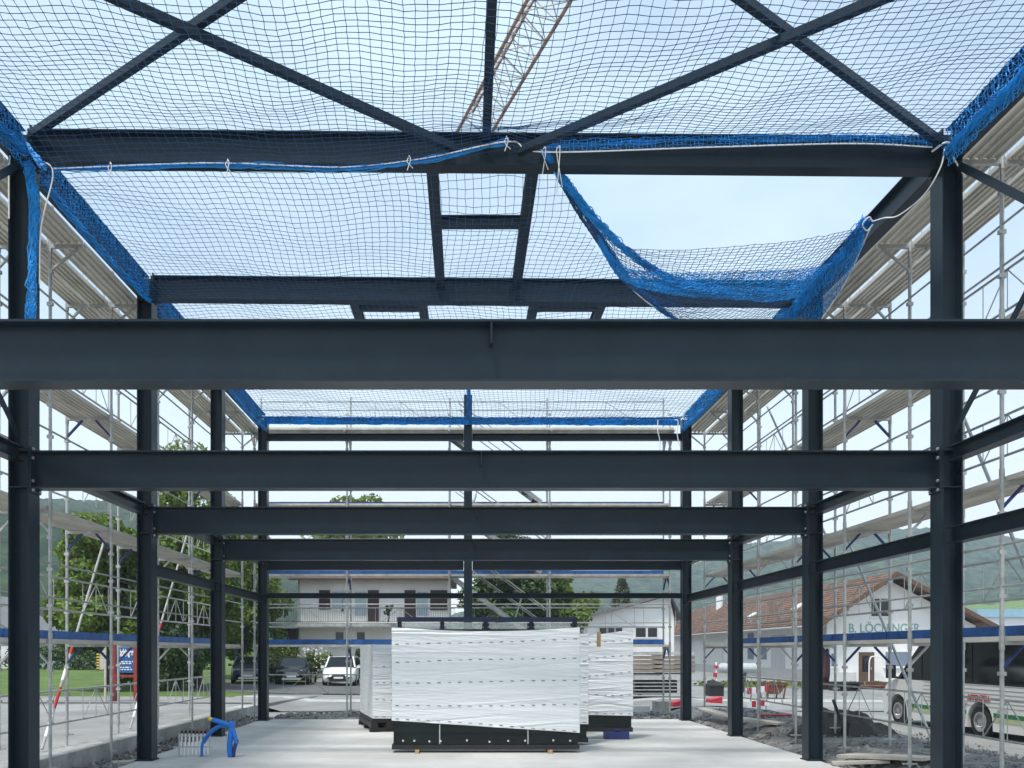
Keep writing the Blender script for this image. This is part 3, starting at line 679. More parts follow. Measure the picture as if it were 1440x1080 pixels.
random.seed(91)
for (px, py, y, n, lab) in ((443, 1022, 20.3, 5, 'small white chalk scribble on the slab, far left part'), (443, 1034, 15.8, 5, 'small white chalk scribble on the slab near the front left'), (985, 1069, 12.2, 7, 'white chalk scribble on the slab at the front right')):
    mb = MB(); c = V(((px-655)*y/F, y, .004))
    P = [c+V((i*.07+random.uniform(-.04,.04), random.uniform(-.12,.12), 0)) for i in range(n)]
    for a, b in zip(P, P[1:]): mb.bar(a, b+(b-a)*.03, .028, .002)
    tag(mb.build('chalk_mark', 'white', loc=c), lab, 'chalk mark', 'chalk marks')
# ------------------------------------------------------------------ heating manifold and blue hoses
t = thing('pipe_manifold', (-5.0, 14.5, 0), 'grey pipe manifold with many short valves on the slab', 'manifold')
x0, x1 = W(252, 0, 14.5).x, W(295, 0, 14.5).x
mb = MB(); mb.tube([(x0-.1,14.5,.16),(x1+.05,14.5,.16)], .016, 8); mb.tube([(x0,14.55,.36),(x1,14.55,.36)], .02, 8); mb.bar((x0,14.5,0),(x0,14.5,.42),.02,.03,(0,1,0)); mb.bar((x1,14.5,0),(x1,14.5,.42),.02,.03,(0,1,0)); mb.parts('header_pipe', 'silver', t)
mb = MB(); mr_ = MB()
for i in range(8):
    x = x0+.03+(x1-x0-.06)*i/7; mb.tube([(x,14.49,.02),(x,14.49,.16)], .012, 6); mb.tube([(x,14.53,.16),(x,14.55,.40)], .017, 6); mb.tube([(x,14.5,.18),(x,14.5,.25)], .025, 6); mr_.tube([(x,14.55,.40),(x,14.55,.45)], .022, 6)
mb.parts('valve', 'white', t); mr_.parts('valve_cap', 'maroon', t)
t = thing('hose_bundle', (-4.15, 14.4, 0), 'bright blue conduit hoses standing out of the slab', 'hoses')
h = lambda *P: catmull([W(px, py, y) for px, py, y in P], 8)
MB().tube(h((284,1064,14.5),(286,1045,14.5),(296,1030,14.45),(310,1021,14.4),(325,1021,14.4)), .035, 10).build('hose', 'hose', t, True)
o = MB().tube(h((298,1012,14.3),(312,1016,14.35),(325,1022,14.4),(330,1035,14.4),(333,1046,14.4)), .04, 10).build('hose', 'hose', t, True)
MB().tube(h((293,1010,14.3),(298,1012,14.3)), .035, 10).build('hose_cap', 'yellow', o)
MB().tube(h((327,1014,14.4),(325,1030,14.4),(323,1048,14.4),(324,1064,14.4)), .05, 10).build('hose', 'hose', t, True)
MB().tube(h((333,1040,14.4),(329,1055,14.4),(328,1064,14.4)), .035, 10).build('hose', 'bluesteel', t, True)

# ------------------------------------------------------------------ crane jib
t = thing('crane', (17, 5, 0), 'rust red lattice crane jib high in the sky', 'crane')
d0, d1 = V((.45, 52.5, 35)), V((17.0, 5.0, 35)); dv = (d1-d0).normalized(); sd = dv.cross(V((0,0,1))).normalized(); n = 34; wd = 1.05
mb = MB(); lac = MB()
ca = [d0+sd*wd, d1+sd*wd]; cb = [d0-sd*wd, d1-sd*wd]; ct = [d0+V((0,0,1.5)), d1+V((0,0,1.5))]
for c, r in ((ca, .10), (cb, .10), (ct, .09)): mb.tube(c, r, 6)
for i in range(n):
    f0, f1, fm_ = i/n, (i+1)/n, (i+.5)/n
    A_, B_, T_ = (lambda f: ca[0].lerp(ca[1], f)), (lambda f: cb[0].lerp(cb[1], f)), (lambda f: ct[0].lerp(ct[1], f))
    for S in (A_, B_): lac.tube([S(f0), T_(fm_)], .035, 4); lac.tube([T_(fm_), S(f1)], .035, 4)
    lac.tube([A_(f0), B_(f0)], .03, 4); lac.tube([A_(f0), B_(f1)] if i % 2 else [B_(f0), A_(f1)], .03, 4)
mb.parts('chord', 'cranepaint', t); lac.build('lattice', 'cranegrey', t)
mb = MB(); lac = MB()
for e in ((-.9,-.9),(.9,-.9),(.9,.9),(-.9,.9)): mb.tube([(17+e[0], 5+e[1], -.1), (17+e[0], 5+e[1], 38)], .09, 6)
Q = [(-.9,-.9),(.9,-.9),(.9,.9),(-.9,.9)]
for i in range(20):
    for q in range(4):
        a, b = Q[q], Q[(q+1) % 4]; lac.tube([(17+a[0], 5+a[1], i*1.9), (17+b[0], 5+b[1], (i+1)*1.9)], .04, 4)
mb.build('mast', 'cranepaint', t); lac.build('mast_lattice', 'cranegrey', t)

# ------------------------------------------------------------------ foliage
def leaves(mb, c, r, n, s, shell=.55):
    for _ in range(n):
        d = V((random.gauss(0,1), random.gauss(0,1), random.gauss(0,1))).normalized()
        k = shell+(1-shell)*random.random()**.6
        p = V((c[0]+d.x*r[0]*k, c[1]+d.y*r[1]*k, c[2]+d.z*r[2]*k))
        nrm = (d*.6+V((random.gauss(0,.6), random.gauss(0,.6), random.gauss(0,.6)+.35))).normalized()
        u = nrm.orthogonal().normalized(); u.rotate(Matrix.Rotation(random.uniform(0, 6.28), 3, nrm)); w_ = nrm.cross(u); q = s*random.uniform(.6, 1.35)
        mb.add([p-u*q*.5, p+w_*q*.32-u*q*.05, p+u*q*.6-nrm*q*.12, p-w_*q*.32-u*q*.05], [(0,1,2,3)])
def tree(name, x, y, top, rad, label, n=9000, leaf=.17, m='leaf', base=None, low=.25, clumps=26, cat='tree', seed=1, tall=1.0):
    random.seed(seed); z0 = hgt(x, y) if base is None else base
    t = thing(name, (x, y, z0), label, cat)
    H = top-z0; cz = z0+H*(low+(1-low)*.5); rz = H*(1-low)*.5
    mb = MB(); tr = MB(); tr.tube(catmull([(x,y,z0-.1),(x+.1,y,z0+H*.3),(x-.1,y+.1,z0+H*.6),(x,y,z0+H*.85)], 4), [.035*H*(1-.9*i/12)*.7+.02 for i in range(13)], 8)
    for i in range(clumps):
        while 1:
            d = V((random.uniform(-1,1), random.uniform(-1,1), random.uniform(-1,1)))
            if d.length < 1: break
        c = (x+d.x*rad*.78, y+d.y*rad*.78, cz+d.z*rz*.80); k = random.uniform(.22, .42)
        leaves(mb, c, (rad*k, rad*k, rad*k*.8), n//clumps, leaf)
        if i % 2 == 0: b0 = V((x, y, z0+H*random.uniform(.25, .6))); tr.tube([b0, b0.lerp(V(c), .5)+V((0,0,.2)), V(c)], [.06,.04,.02], 5)
    tr.build('trunk', 'bark', t); mb.build('crown', m, t); return t
tree('broadleaf_tree', -16.6, 38, 9.0, 3.0, 'leafy green tree beyond the lawn, left of the blue sign', 24000, .24, 'leaf', low=.03, clumps=34, seed=3)
tree('broadleaf_tree', -13.2, 40, 12.6, 3.2, 'tallest leafy tree behind the left scaffold with a thin top', 26000, .24, 'leaf', low=.03, clumps=44, seed=4)
tree('broadleaf_tree', -13.6, 50, 10.5, 3.2, 'dense green tree between the left scaffold and the white house', 22000, .26, 'leaf', low=.0, clumps=36, seed=5)
tree('broadleaf_tree', -8.8, 66, 15.2, 5.2, 'broad tree top rising behind the white house', 16000, .36, 'leaf', low=.3, clumps=40, seed=6)
tree('broadleaf_tree', 2.9, 48, 9.4, 3.3, 'dark dense tree behind the scaffold stairs', 22000, .26, 'leafdark', low=.02, clumps=38, seed=7)
tree('broadleaf_tree', 5.4, 50, 9.2, 2.6, 'lighter green tree just right of the scaffold stairs', 22000, .26, 'leaf', low=.05, clumps=36, seed=8)
tree('shrub', -11.2, 46.8, 2.5, 1.6, 'yellow green shrub behind the parked dark cars', 3500, .14, 'leafyellow', low=0, clumps=14, cat='shrub', seed=9)
tree('shrub', -13.4, 38.2, 3.2, 2.2, 'dark bush at the edge of the lawn by the blue sign', 9000, .2, 'leafdark', low=0, clumps=18, cat='shrub', seed=10)
tree('shrub', -16.6, 42, 3.0, 2.4, 'dark bush in the shade behind the left tree', 8000, .2, 'leafdark', low=0, clumps=18, cat='shrub', seed=11)
t = tree('flowering_shrub', -8.8, 47.6, 2.3, 1.1, 'white flowering shrub between the black and white cars', 3000, .12, 'leaf', low=0, clumps=12, cat='shrub', seed=12)
mb = MB()
for _ in range(160):
    d = V((random.gauss(0,1), random.gauss(0,1)-.5, random.gauss(0,1)+.2)).normalized(); leaves(mb, (-8.8+d.x*1.0, 47.5+d.y*.9, 1.25+d.z*.95), (.06,.06,.05), 4, .09)
mb.build('blossom', 'flower', t)
tree('shrub', -6.2, 49.5, 2.6, .7, 'narrow green shrub beside the house wall behind the white car', 4000, .12, 'leafdark', low=0, clumps=22, cat='shrub', seed=13)
for i, (x, y, rx, ry, top) in enumerate(((-27, 62, 7.0, 1.3, 2.9), (-42, 64, 8, 1.4, 2.6))):
    random.seed(20+i); t = thing('hedge', (x, y, 0), ['dark hedge along the back of the lawn, nearer the tree', 'dark hedge at the far left back of the lawn'][i], 'hedge'); mb = MB()
    for k in range(30): leaves(mb, (x+random.uniform(-rx, rx), y+random.uniform(-ry, ry)*.6, .2+random.uniform(.3, top-.7)), (1.1,.9,.8), 190, .24)
    mb.build('foliage', 'leafdark', t)
    tr = MB(); [tr.tube([(x+k*1.2-6, y, 0), (x+k*1.2-6, y, 1.4)], .05, 5) for k in range(10)]; tr.build('stem', 'bark', t)
# conifer
random.seed(31); x, y = 17.2, 90; t = thing('conifer_tree', (x, y, 0), 'conifer standing behind the white gabled hall', 'tree'); mb = MB()
for i in range(46):
    f = i/45; z = 1.2+9.0*f; r = 2.7*(1-f)**.8+.12
    for k in range(9):
        a = random.uniform(0, 6.28); leaves(mb, (x+cos(a)*r*.62, y+sin(a)*r*.62, z-.15*r), (.42*r+.1, .42*r+.1, .22), 16, .3, .1)
mb.build('crown', 'needle', t); MB().tube([(x,y,-.2),(x,y,9.5)], [.22,.04], 8).build('trunk', 'bark', t)
for (x, y, s, q) in ((10.5, 75, 4.5, 0), (13.0, 80, 3.6, 1), (22, 110, 5, 2)):
    tree('shrub', x, y, s, 2.6, ['round green bush left of the conifer, over the hall roof', 'olive bush at the foot of the conifer', 'green bush beyond the white gabled hall'][q], 3000, .3, ['leaf','needle','leafdark'][q], low=0, clumps=14, cat='shrub', seed=40+q)
tree('potted_plant', W(545,0,50.3).x, 50.3, 4.95, .45, 'potted oleander on the balcony of the white house', 350, .12, 'leafdark', base=3.66, low=.3, clumps=7, cat='plant', seed=50)
# weeds along the verge and small tufts
random.seed(60); mb = MB()
for _ in range(1600):
    x, y = random.uniform(13.5, 44), random.uniform(45.2, 48.3); leaves(mb, (x, y, hgt(x, y)+.15), (.12,.12,.14), 3, .22)
tag(mb.build('verge_weeds', 'weeds'), kind='stuff')

# ------------------------------------------------------------------ hills
def hill(name, m, y0, y1, prof, nx, ny, seed, crown):
    X0, X1 = prof[0][0], prof[-1][0]
    def fn(u, v):
        px = X0+(X1-X0)*u; y = y0+(y1-y0)*v; x = (px-655)*y/F
        zt = CH+(916-lerp_pts(prof, px))*y1/F
        z = -3+(zt+3)*(sin(v*pi/2))**1.0
        q = V((x*.012, y*.012, seed)); z += (mnoise.noise(q)*.10*zt*sin(v*pi))
        z += crown*mnoise.noise(V((x*.12, y*.12, seed)))+crown*.6*mnoise.noise(V((x*.3, y*.3, seed)))
        return (x, y, z)
    mb = MB(); mb.grid(fn, nx, ny)
    mb.grid(lambda u, v: (lambda p: (p[0]*(1+.25*v), p[1]*(1+.25*v), p[2]*(1-v)-4*v))(fn(u, 1)), nx, 4)
    struct(mb, name, m, True)
hill('hill', 'hillnear', 170, 300, [(-420,745),(-200,715),(0,724),(60,729),(110,745),(160,790),(260,860),(380,910),(420,916)], 200, 50, 1.0, 2.2)
hill('hill', 'hillnear', 260, 520, [(-500,700),(-100,708),(60,712),(140,716),(210,722),(330,760),(480,820),(620,880),(700,916)], 200, 50, 4.0, 2.5)
hill('hill', 'hillfar', 420, 900, [(560,900),(700,845),(780,822),(840,816),(870,818),(900,811),(960,806),(1010,788),(1045,775),(1150,768),(1200,760),(1300,757),(1345,756),(1440,770),(1600,762),(1900,800),(2300,880)], 260, 70, 7.0, 3.2)
hill('hill', 'hillfar', 330, 620, [(1180,914),(1260,880),(1330,838),(1400,812),(1480,800),(1700,790),(2100,860)], 120, 40, 9.0, 2.0)

# ------------------------------------------------------------------ buildings
def window(t, x0, x1, z0, z1, y, m='curtain', fr='frame', mull=0, sill=True, depth=.08):
    f = MB(); b = .07
    f.b2((x0-b, y-.03, z0-b), (x0, y+depth, z1+b)); f.b2((x1, y-.03, z0-b), (x1+b, y+depth, z1+b)); f.b2((x0, y-.03, z1), (x1, y+depth, z1+b)); f.b2((x0, y-.03, z0-b), (x1, y+depth, z0))
    for i in range(mull): xm = x0+(x1-x0)*(i+1)/(mull+1); f.b2((xm-.04, y-.025, z0), (xm+.04, y+.05, z1))
    w_ = f.build('window', fr, t); MB().b2((x0, y-.008, z0), (x1, y+.03, z1)).build('pane', m, w_)
    if sill: MB().b2((x0-.14, y-.12, z0-b-.07), (x1+.14, y-.002, z0-b-.002)).build('sill', 'frame', w_)
    return w_
yh = 52.0; k = F/yh; hx = lambda px: (px-655)/k; hz = lambda py: CH+(916-py)/k
t = thing('house', (hx(530), yh, .4), 'white two-storey house with balcony and dark red shutters', 'house')
MB().b2((hx(419), yh, -.2), (hx(631), yh+9, hz(811))).build('wall', 'render', t)
mb = MB(); zr = hz(811); xm0, xm1 = hx(410), hx(640)
mb.ext([(-.9, -.02), (-.9, .14), (4.5, 2.3), (9.9, .14), (9.9, -.02), (4.5, 2.12)], (xm0, yh, zr), (xm1, yh, zr), V((0,1,0)), V((0,0,1))); rf = mb.build('roof', 'tile', t)
MB().b2((xm0+.02, yh-.98, zr-.30), (xm1-.02, yh-.86, zr+.11)).build('fascia', 'fasciapaint', rf)
mb = MB(); mb.tube([(xm0, yh-1.02, zr), (xm1, yh-1.02, zr)], .08, 8); mb.tube([(hx(421), yh-.1, zr-.1), (hx(421), yh-.1, .2)], .05, 6); mb.parts('gutter', 'galv', t)
MB().b2((hx(560), yh+4, zr+1.5), (hx(572), yh+4.6, zr+3.0)).build('chimney', 'render', rf)
for (a, b, dr) in ((467,481,0),(499,515,1),(587,602,1)):
    window(t, hx(a), hx(b), hz(866) if dr else hz(856), hz(832), yh, mull=0, sill=not dr)
window(t, hx(483), hx(494), hz(856), hz(832), yh, mull=0)
for (a, b, bt) in ((449,464.5,857),(517.5,533,874),(569,584.5,874),(605,629,858)):
    mb = MB(); mb.b2((hx(a), yh-.10, hz(bt)), (hx(b), yh-.045, hz(830)))
    for z in range(12): zz = hz(bt)+(hz(830)-hz(bt))*(z+.5)/12; mb.b2((hx(a)+.08, yh-.125, zz-.03), (hx(b)-.08, yh-.10, zz+.03))
    mb.build('shutter', 'shutter', t)
for (a, b) in ((472,483),(502,513),(560,571)): window(t, hx(a), hx(b), hz(909), hz(889), yh, 'glassdark')
MB().b2((hx(386), yh-1.5, hz(882)), (hx(640), yh-.002, hz(877))).build('balcony_slab', 'concrete', t)
mb = MB(); y = yh-1.45
mb.bar((hx(388), y, hz(857)), (hx(640), y, hz(857)), .05, .05); mb.bar((hx(388), y, hz(875)), (hx(640), y, hz(875)), .03, .03)
for i in range(105): x = hx(388)+(hx(640)-hx(388))*i/104; mb.bar((x, y, hz(877)), (x, y, hz(857)), .018, .018, (0,1,0))
mb.build('balcony_railing', 'cargrey', t)
MB().b2((hx(386), yh-.4, -.1), (hx(418.8), yh+6, hz(884))).build('side_box', 'shutter', t)  # solid dark box below the left end of the balcony
# white gabled hall in the middle distance
yg = 58.0; k = F/yh
gx_ = lambda px: (px-655)*yg/F; gz = lambda py: CH+(916-py)*yg/F
t = thing('hall', (gx_(880), yg, 0), 'white gabled hall with a strip of dark windows', 'building')
x0, x1, xr = gx_(826), gx_(948), gx_(941)
mb = MB(); mb.ext([(x0, -.2), (x1, -.2), (x1, gz(869)), (xr, gz(838)), (x0, gz(869))], (0, yg, 0), (0, yg+26, 0), V((1,0,0)), V((0,0,1))); mb.build('wall', 'render', t)
mb = MB()
for e in (0, 1):
    a, b = (x0-.5, gz(872)) if e == 0 else (x1+.5, gz(872)), (xr, gz(837))
    mb.bar((a[0], yg+12.8, a[1]+.18), (b[0], yg+12.8, b[1]+.14), 27, .2) if False else mb.ext([(a[0], a[1]), (b[0], b[1]+.02), (b[0], b[1]+.25), (a[0], a[1]+.22)], (0, yg-.6, 0), (0, yg+26.4, 0), V((1,0,0)), V((0,0,1)))
mb.build('roof', 'greyroof', t)
for (a, b) in ((843,853),(855,864),(866,875),(894,908),(911,924)): window(t, gx_(a), gx_(b), gz(896), gz(883), yg, 'glassdark', sill=False)
mb = MB()
for px in (860, 905, 950): mb.b2((gx_(px)-.02, yg-.012, gz(880)), (gx_(px)+.02, yg+.01, gz(858)))
mb.parts('panel_joint', 'rendergrey', t)
# long workshop with tiled roof and lettering
yb = 55.0; lx = lambda px: (px-655)*yb/F; lz = lambda py: CH+(916-py)*yb/F
t = thing('workshop', (lx(1250), yb, -.2), 'long white workshop with brown tiled roof and green lettering on its gable', 'building')
xr = lx(1250); zr = lz(810); xl, xrr = lx(1163), lx(1372); ze = lz(867); ze2 = zr-(xrr-xr)*.53
MB().ext([(xl, -.4), (xrr, -.4), (xrr, ze2-.25), (xr, zr-.3), (xl, ze-.15)], (0, yb, 0), (0, yb+44, 0), V((1,0,0)), V((0,0,1))).build('wall', 'render', t)
mb = MB(); sl = (zr-ze)/(xr-xl); xo, xo2 = xl-1.0, xrr+.9
zo, zo2 = zr-sl*(xr-xo), zr-.53*(xo2-xr)
mb.ext([(xo, zo), (xr, zr), (xr, zr+.22), (xo, zo+.2)], (0, yb-1.1, 0), (0, yb+45, 0), V((1,0,0)), V((0,0,1)))
mb.ext([(xr, zr), (xo2, zo2), (xo2, zo2+.2), (xr, zr+.22)], (0, yb-1.1, 0), (0, yb+45, 0), V((1,0,0)), V((0,0,1)))
rf = mb.build('roof', 'tile', t)
mb = MB()      # rows of tiles standing a little proud
for i in range(18):
    f = (i+.5)/18; x = xo+(xr-xo)*f; z = zo+(zr-zo)*f+.215; mb.box((x, yb+22, z), (.06, 46.2, .05), Matrix.Rotation(-math.atan(sl), 3, 'Y'))
mb.build('tile_course', 'tile', rf)
mb = MB(); mb.bar((xo, yb-1.13, zo+.02), (xr, yb-1.13, zr+.02), .05, .26); mb.bar((xr, yb-1.13, zr+.02), (xo2, yb-1.13, zo2+.02), .05, .26)
for f in (.1,.35,.6,.85):
    mb.bar((xo+(xr-xo)*f, yb-1.1, zo+(zr-zo)*f-.1), (xo+(xr-xo)*f, yb, zo+(zr-zo)*f-.1), .12, .16); mb.bar((xr+(xo2-xr)*f, yb-1.1, zr+(zo2-zr)*f-.1), (xr+(xo2-xr)*f, yb, zr+(zo2-zr)*f-.1), .12, .16)
mb.build('barge_board', 'timber', rf)
mb = MB()
for (yy, f) in ((63, .45), (72, .35), (80, .6)): mb.box((xo+(xr-xo)*f, yy, zo+(zr-zo)*f+.26), (.9, 1.0, .1), Matrix.Rotation(-math.atan(sl), 3, 'Y'))
mb.parts('skylight', 'frame', rf)
MB().tube([(27.6, yb+34, 5.5), (27.6, yb+34, 8.05)], .36, 12).build('chimney', 'white', rf)
mb = MB(); mb.tube([(xo-.08, yb-1.1, zo+.0), (xo-.08, yb+45, zo+.0)], .09, 8); mb.tube([(xl-.1, yb+.3, zo-.1), (xl-.1, yb+.3, -.2)], .06, 8); mb.parts('gutter', 'galv', t)
window(t, lx(1225), lx(1250.5), lz(866.5), lz(842), yb, 'glassdark', mull=1)
window(t, lx(1245), lx(1277), lz(937), lz(917), yb, 'blind'); window(t, lx(1168), lx(1176), lz(937), lz(919), yb, 'blind')
dr = MB().b2((lx(1207.5), yb-.05, lz(959)), (lx(1229), yb+.02, lz(917))).build('door', 'timber', t)
MB().b2((lx(1212), yb-.06, lz(944.5)), (lx(1221), yb-.052, lz(922))).build('pane', 'glassdark', dr); MB().tube([(lx(1224), yb-.1, lz(942)), (lx(1224), yb-.1, lz(938))], .03, 6).build('handle', 'silver', dr)
MB().b2((lx(1205), yb-1.0, -.3), (lx(1232), yb-.003, lz(959.5))).build('door_step', 'concrete', t)
text('lettering', 'B. LÖCHINGER', .85, 'letters', t, FRONT((lx(1243), yb-.02, lz(884))), lx(1293)-lx(1193), .012)
mb = MB(); mb.b2((xl-.08, yb-.02, -.35), (xl-.003, yb+44, .55)); mb.b2((xl-.08, yb-.05, -.35), (lx(1204), yb-.003, .45)); mb.build('plinth', 'rendergrey', t)
# features of the long left wall
for (pa, pb, z0, z1, m) in ((1104, 1085, -.2, 3.1, 'rendergrey'), (1078, 1068, 1.2, 3.0, 'blind'), (1060, 1052, 1.2, 3.4, 'blind'), (1017, 985, -.2, 2.9, 'bluetrim')):
    ya, yb_ = xl*F/(pa-655), xl*F/(pb-655); MB().b2((xl-.05, ya, z0), (xl-.003, yb_, z1)).build('shop_door' if z0 < 0 else 'window', 'frame' if m == 'bluetrim' else m, t)
# small far buildings
t = thing('shed', (41, 70, 0), 'low pale blue and white hall at the far right', 'building')
MB().b2((lx(1375)*1.27, 70, -.3), (60, 84, CH+(916-868)*70/F)).build('wall', 'white', t); MB().b2((lx(1372)*1.27, 69.6, CH+(916-868)*70/F), (60.4, 84.4, CH+(916-857)*70/F)).build('roof', 'bluetrim', t)
t = thing('house', (-40, 66, 0), 'white house sliver at the far left edge', 'house')
xa, xb = W(-150,0,66).x, W(16,0,66).x; za = W(0,887,66).z; zb = W(0,860,66).z
MB().ext([(xa, -.2), (xb, -.2), (xb, za), ((xa+xb)/2, za+3), (xa, za)], (0, 66, 0), (0, 74, 0), V((1,0,0)), V((0,0,1))).build('wall', 'render', t)
mb = MB(); xm = (xa+xb)/2; mb.ext([(xb+.5, za-.3), (xb+.5, za-.1), (xm, za+3.25), (xm, za+3.02)], (0, 65.4, 0), (0, 74.6, 0), V((1,0,0)), V((0,0,1))); mb.ext([(xm, za+3.02), (xm, za+3.25), (xa-.5, za-.1), (xa-.5, za-.3)], (0, 65.4, 0), (0, 74.6, 0), V((1,0,0)), V((0,0,1))); mb.build('roof', 'greyroof', t)

# ------------------------------------------------------------------ cars
def car(x, y, rz, paint, label, suv=False):
    t = thing('parked_car', (x, y, hgt(x, y)+.01), label, 'car', 'cars parked before the house'); t.rotation_euler.z = rz; PW[t.name] = V((0,0,0))
    # stations along the length: (y, half width, sill z, shoulder z); front at -y
    H = 1.58 if suv else 1.46; hw = .89
    S = [(-2.12,.62,.36,.52),(-2.08,.76,.26,.70),(-1.9,.84,.22,.82),(-1.5,hw,.20,.90),(-.95,hw,.20,.98),(0,hw,.20,1.0),(1.2,hw,.20,1.02),(1.75,.86,.24,1.02),(2.02,.78,.34,.98),(2.1,.66,.45,.82)]
    mb = MB(); n = 12; vs = []; fs = []
    for (yy, wv, a, b) in S:
        m = (a+b)/2
        ring = [(-wv*.9,a),(-wv*.99,a+.12),(-wv,m),(-wv*.985,b-.10),(-wv*.93,b-.02),(-wv*.5,b+.03),(wv*.5,b+.03),(wv*.93,b-.02),(wv*.985,b-.10),(wv,m),(wv*.99,a+.12),(wv*.9,a)]
        vs += [(px_, yy, pz) for px_, pz in ring]
    for i in range(len(S)-1): fs += [(i*n+j, i*n+(j+1) % n, (i+1)*n+(j+1) % n, (i+1)*n+j) for j in range(n)]
    fs += [tuple(range(n)), tuple(range((len(S)-1)*n, len(S)*n))[::-1]]
    mb.add(vs, fs); mb.build('body', paint, t, True)
    gs = [(-1.0,.80,1.0,.99),(-.30,.66,1.0,H-.03),(.2,.64,1.0,H),(.9,.64,1.0,H-.02),(1.55,.70,1.0,H-.22 if suv else H-.3),(1.85,.76,.98,1.04)]
    vs = []; fs = []; n = 8
    for (yy, wt, a, b) in gs:
        wb = .82; vs += [(-wb, yy, a-.03), (-wb*.99, yy, a), (-wt*1.02, yy, b-.06), (-wt*.9, yy, b), (wt*.9, yy, b), (wt*1.02, yy, b-.06), (wb*.99, yy, a), (wb, yy, a-.03)]
    for i in range(len(gs)-1): fs += [(i*n+j, i*n+(j+1) % n, (i+1)*n+(j+1) % n, (i+1)*n+j) for j in range(n)]
    fs += [tuple(range(n)), tuple(range((len(gs)-1)*n, len(gs)*n))[::-1]]
    MB().add(vs, fs).build('windows', 'glassdark', t)
    MB().grid(lambda u, v: ((-.60+1.2*u)*(1+.02*sin(pi*v)), -.30+1.35*v, H+.012-.03*(2*v-1)**2-.02*(2*u-1)**2), 6, 5).build('roof', paint, t, True)
    mb = MB()
    for e in (-1, 1): mb.bar((e*.80, -.98, 1.0), (e*.645, -.30, H-.02), .07, .05); mb.bar((e*.645, -.30, H-.01), (e*.66, .95, H-.02), .06, .05); mb.bar((e*.7, .45, 1.0), (e*.66, .45, H-.03), .05, .07)
    mb.parts('pillar', paint, t)
    for e in (-1, 1):
        MB().add([(e*.42,-2.10,.66),(e*.76,-1.97,.68),(e*.80,-1.86,.80),(e*.46,-2.02,.78),(e*.42,-2.02,.64),(e*.74,-1.9,.66),(e*.78,-1.8,.78),(e*.46,-1.95,.76)], [(0,1,2,3),(4,7,6,5),(0,3,7,4),(1,5,6,2),(0,4,5,1),(3,2,6,7)]).build('headlight', 'lamp', t)
        mb = MB().box((e*.98, -.72, 1.02), (.18, .10, .13)); mb.box((e*.88, -.72, .99), (.1,.05,.04)); mb.build('mirror', paint, t)
        MB().disc((e*.62, -2.07, .38), (0,1,0), 0, .055, .05, 12).build('fog_lamp', 'lamp', t)
        for yy in (-1.28, 1.3):
            w_ = MB().disc((e*.80, yy, .32), (1,0,0), .2, .325, .2, 22).build('wheel', 'rubber', t)
            mb = MB().disc((e*.86, yy, .32), (1,0,0), 0, .07, .06, 10); mb.disc((e*.86, yy, .32), (1,0,0), .17, .21, .08, 22)
            for q in range(5): a = q*2*pi/5; mb.bar((e*.87, yy, .32), (e*.87, yy+cos(a)*.19, .32+sin(a)*.19), .03, .05, (1,0,0))
            mb.build('rim', 'rim', w_)
    mb = MB()
    for i in range(4): mb.box((0, -2.11, .50+.05*i), (.78-.06*i, .05, .03))
    mb.box((0, -2.10, .33), (1.0, .06, .12)); mb.build('grille', 'black' if paint == 'carwhite' else 'silver', t)
    MB().box((0, -2.145, .46), (.5, .015, .10)).build('number_plate', 'white', t)
    return t
car(W(335,0,43.5).x, 45.6, R(14), 'cargrey', 'dark grey car half hidden behind the left columns')
car(W(402,0,43.5).x, 45.6, R(8), 'carblack', 'black car parked in the middle of the three')
car(W(472,0,43.5).x, 45.6, R(4), 'carwhite', 'white suv parked before the house wall', True)

# ------------------------------------------------------------------ minibus at the right
X = 11.75; t = thing('minibus', (X+1, 20, hgt(X, 20)), 'white minibus with black windows and green stripe behind the right scaffold', 'minibus')
g0 = hgt(X, 20); y0, y1 = 16.4, 23.05      # rear, front
yw0, yw1 = 18.7, 22.25
def arch(yc, r=.46): return [(yc-r*cos(a), g0+.36+r*sin(a)) for a in [pi*i/10 for i in range(11)]]
prof = [(y0, g0+.42)]+[(y0+.05, g0+.2)]+[(yw0-.47, g0+.18)]+arch(yw0)+[(yw0+.47, g0+.2)]+[(yw1-.47, g0+.2)]+arch(yw1)+[(y1-.2, g0+.22),(y1-.08, g0+.28),(y1, g0+.55),(y1-.02, g0+.85),(y1-.22, g0+1.05),(y1-.65, g0+1.22)]
low = prof+[(y0, g0+1.2)]
MB().ext(low, (X, 0, 0), (X+2.0, 0, 0), V((0,1,0)), V((0,0,1))).build('body', 'buswhite', t)
up = [(y0+.02, g0+1.2),(y1-.65, g0+1.223),(y1-1.75, g0+2.12),(y1-2.1, g0+2.26),(y0+.3, g0+2.3),(y0+.08, g0+2.2)]
MB().ext(up, (X+.06, 0, 0), (X+1.94, 0, 0), V((0,1,0)), V((0,0,1))).build('upper_body', 'carblack', t)
rp = [(y0+.06, g0+2.24),(y1-2.0, g0+2.24),(y1-2.3, g0+2.34),(y0+.4, g0+2.38)]
MB().ext(rp, (X+.04, 0, 0), (X+1.96, 0, 0), V((0,1,0)), V((0,0,1))).build('roof', 'buswhite', t)
for (a, b) in ((16.85, 19.0), (19.06, 21.1)): MB().b2((X+.045, a, g0+1.25), (X+.058, b, g0+2.18)).build('side_window', 'glassdark', t)
o = MB().ext([(21.16,g0+1.27),(22.15,g0+1.27),(21.4,g0+2.0),(21.16,g0+2.12)], (X+.045,0,0), (X+.058,0,0), V((0,1,0)), V((0,0,1))).build('side_window', 'glassdark', t)
mb = MB()
for i in range(6): mb.b2((X-.006, y0+.05, g0+.72+i*.095), (X+.002, 21.0, g0+.727+i*.095))
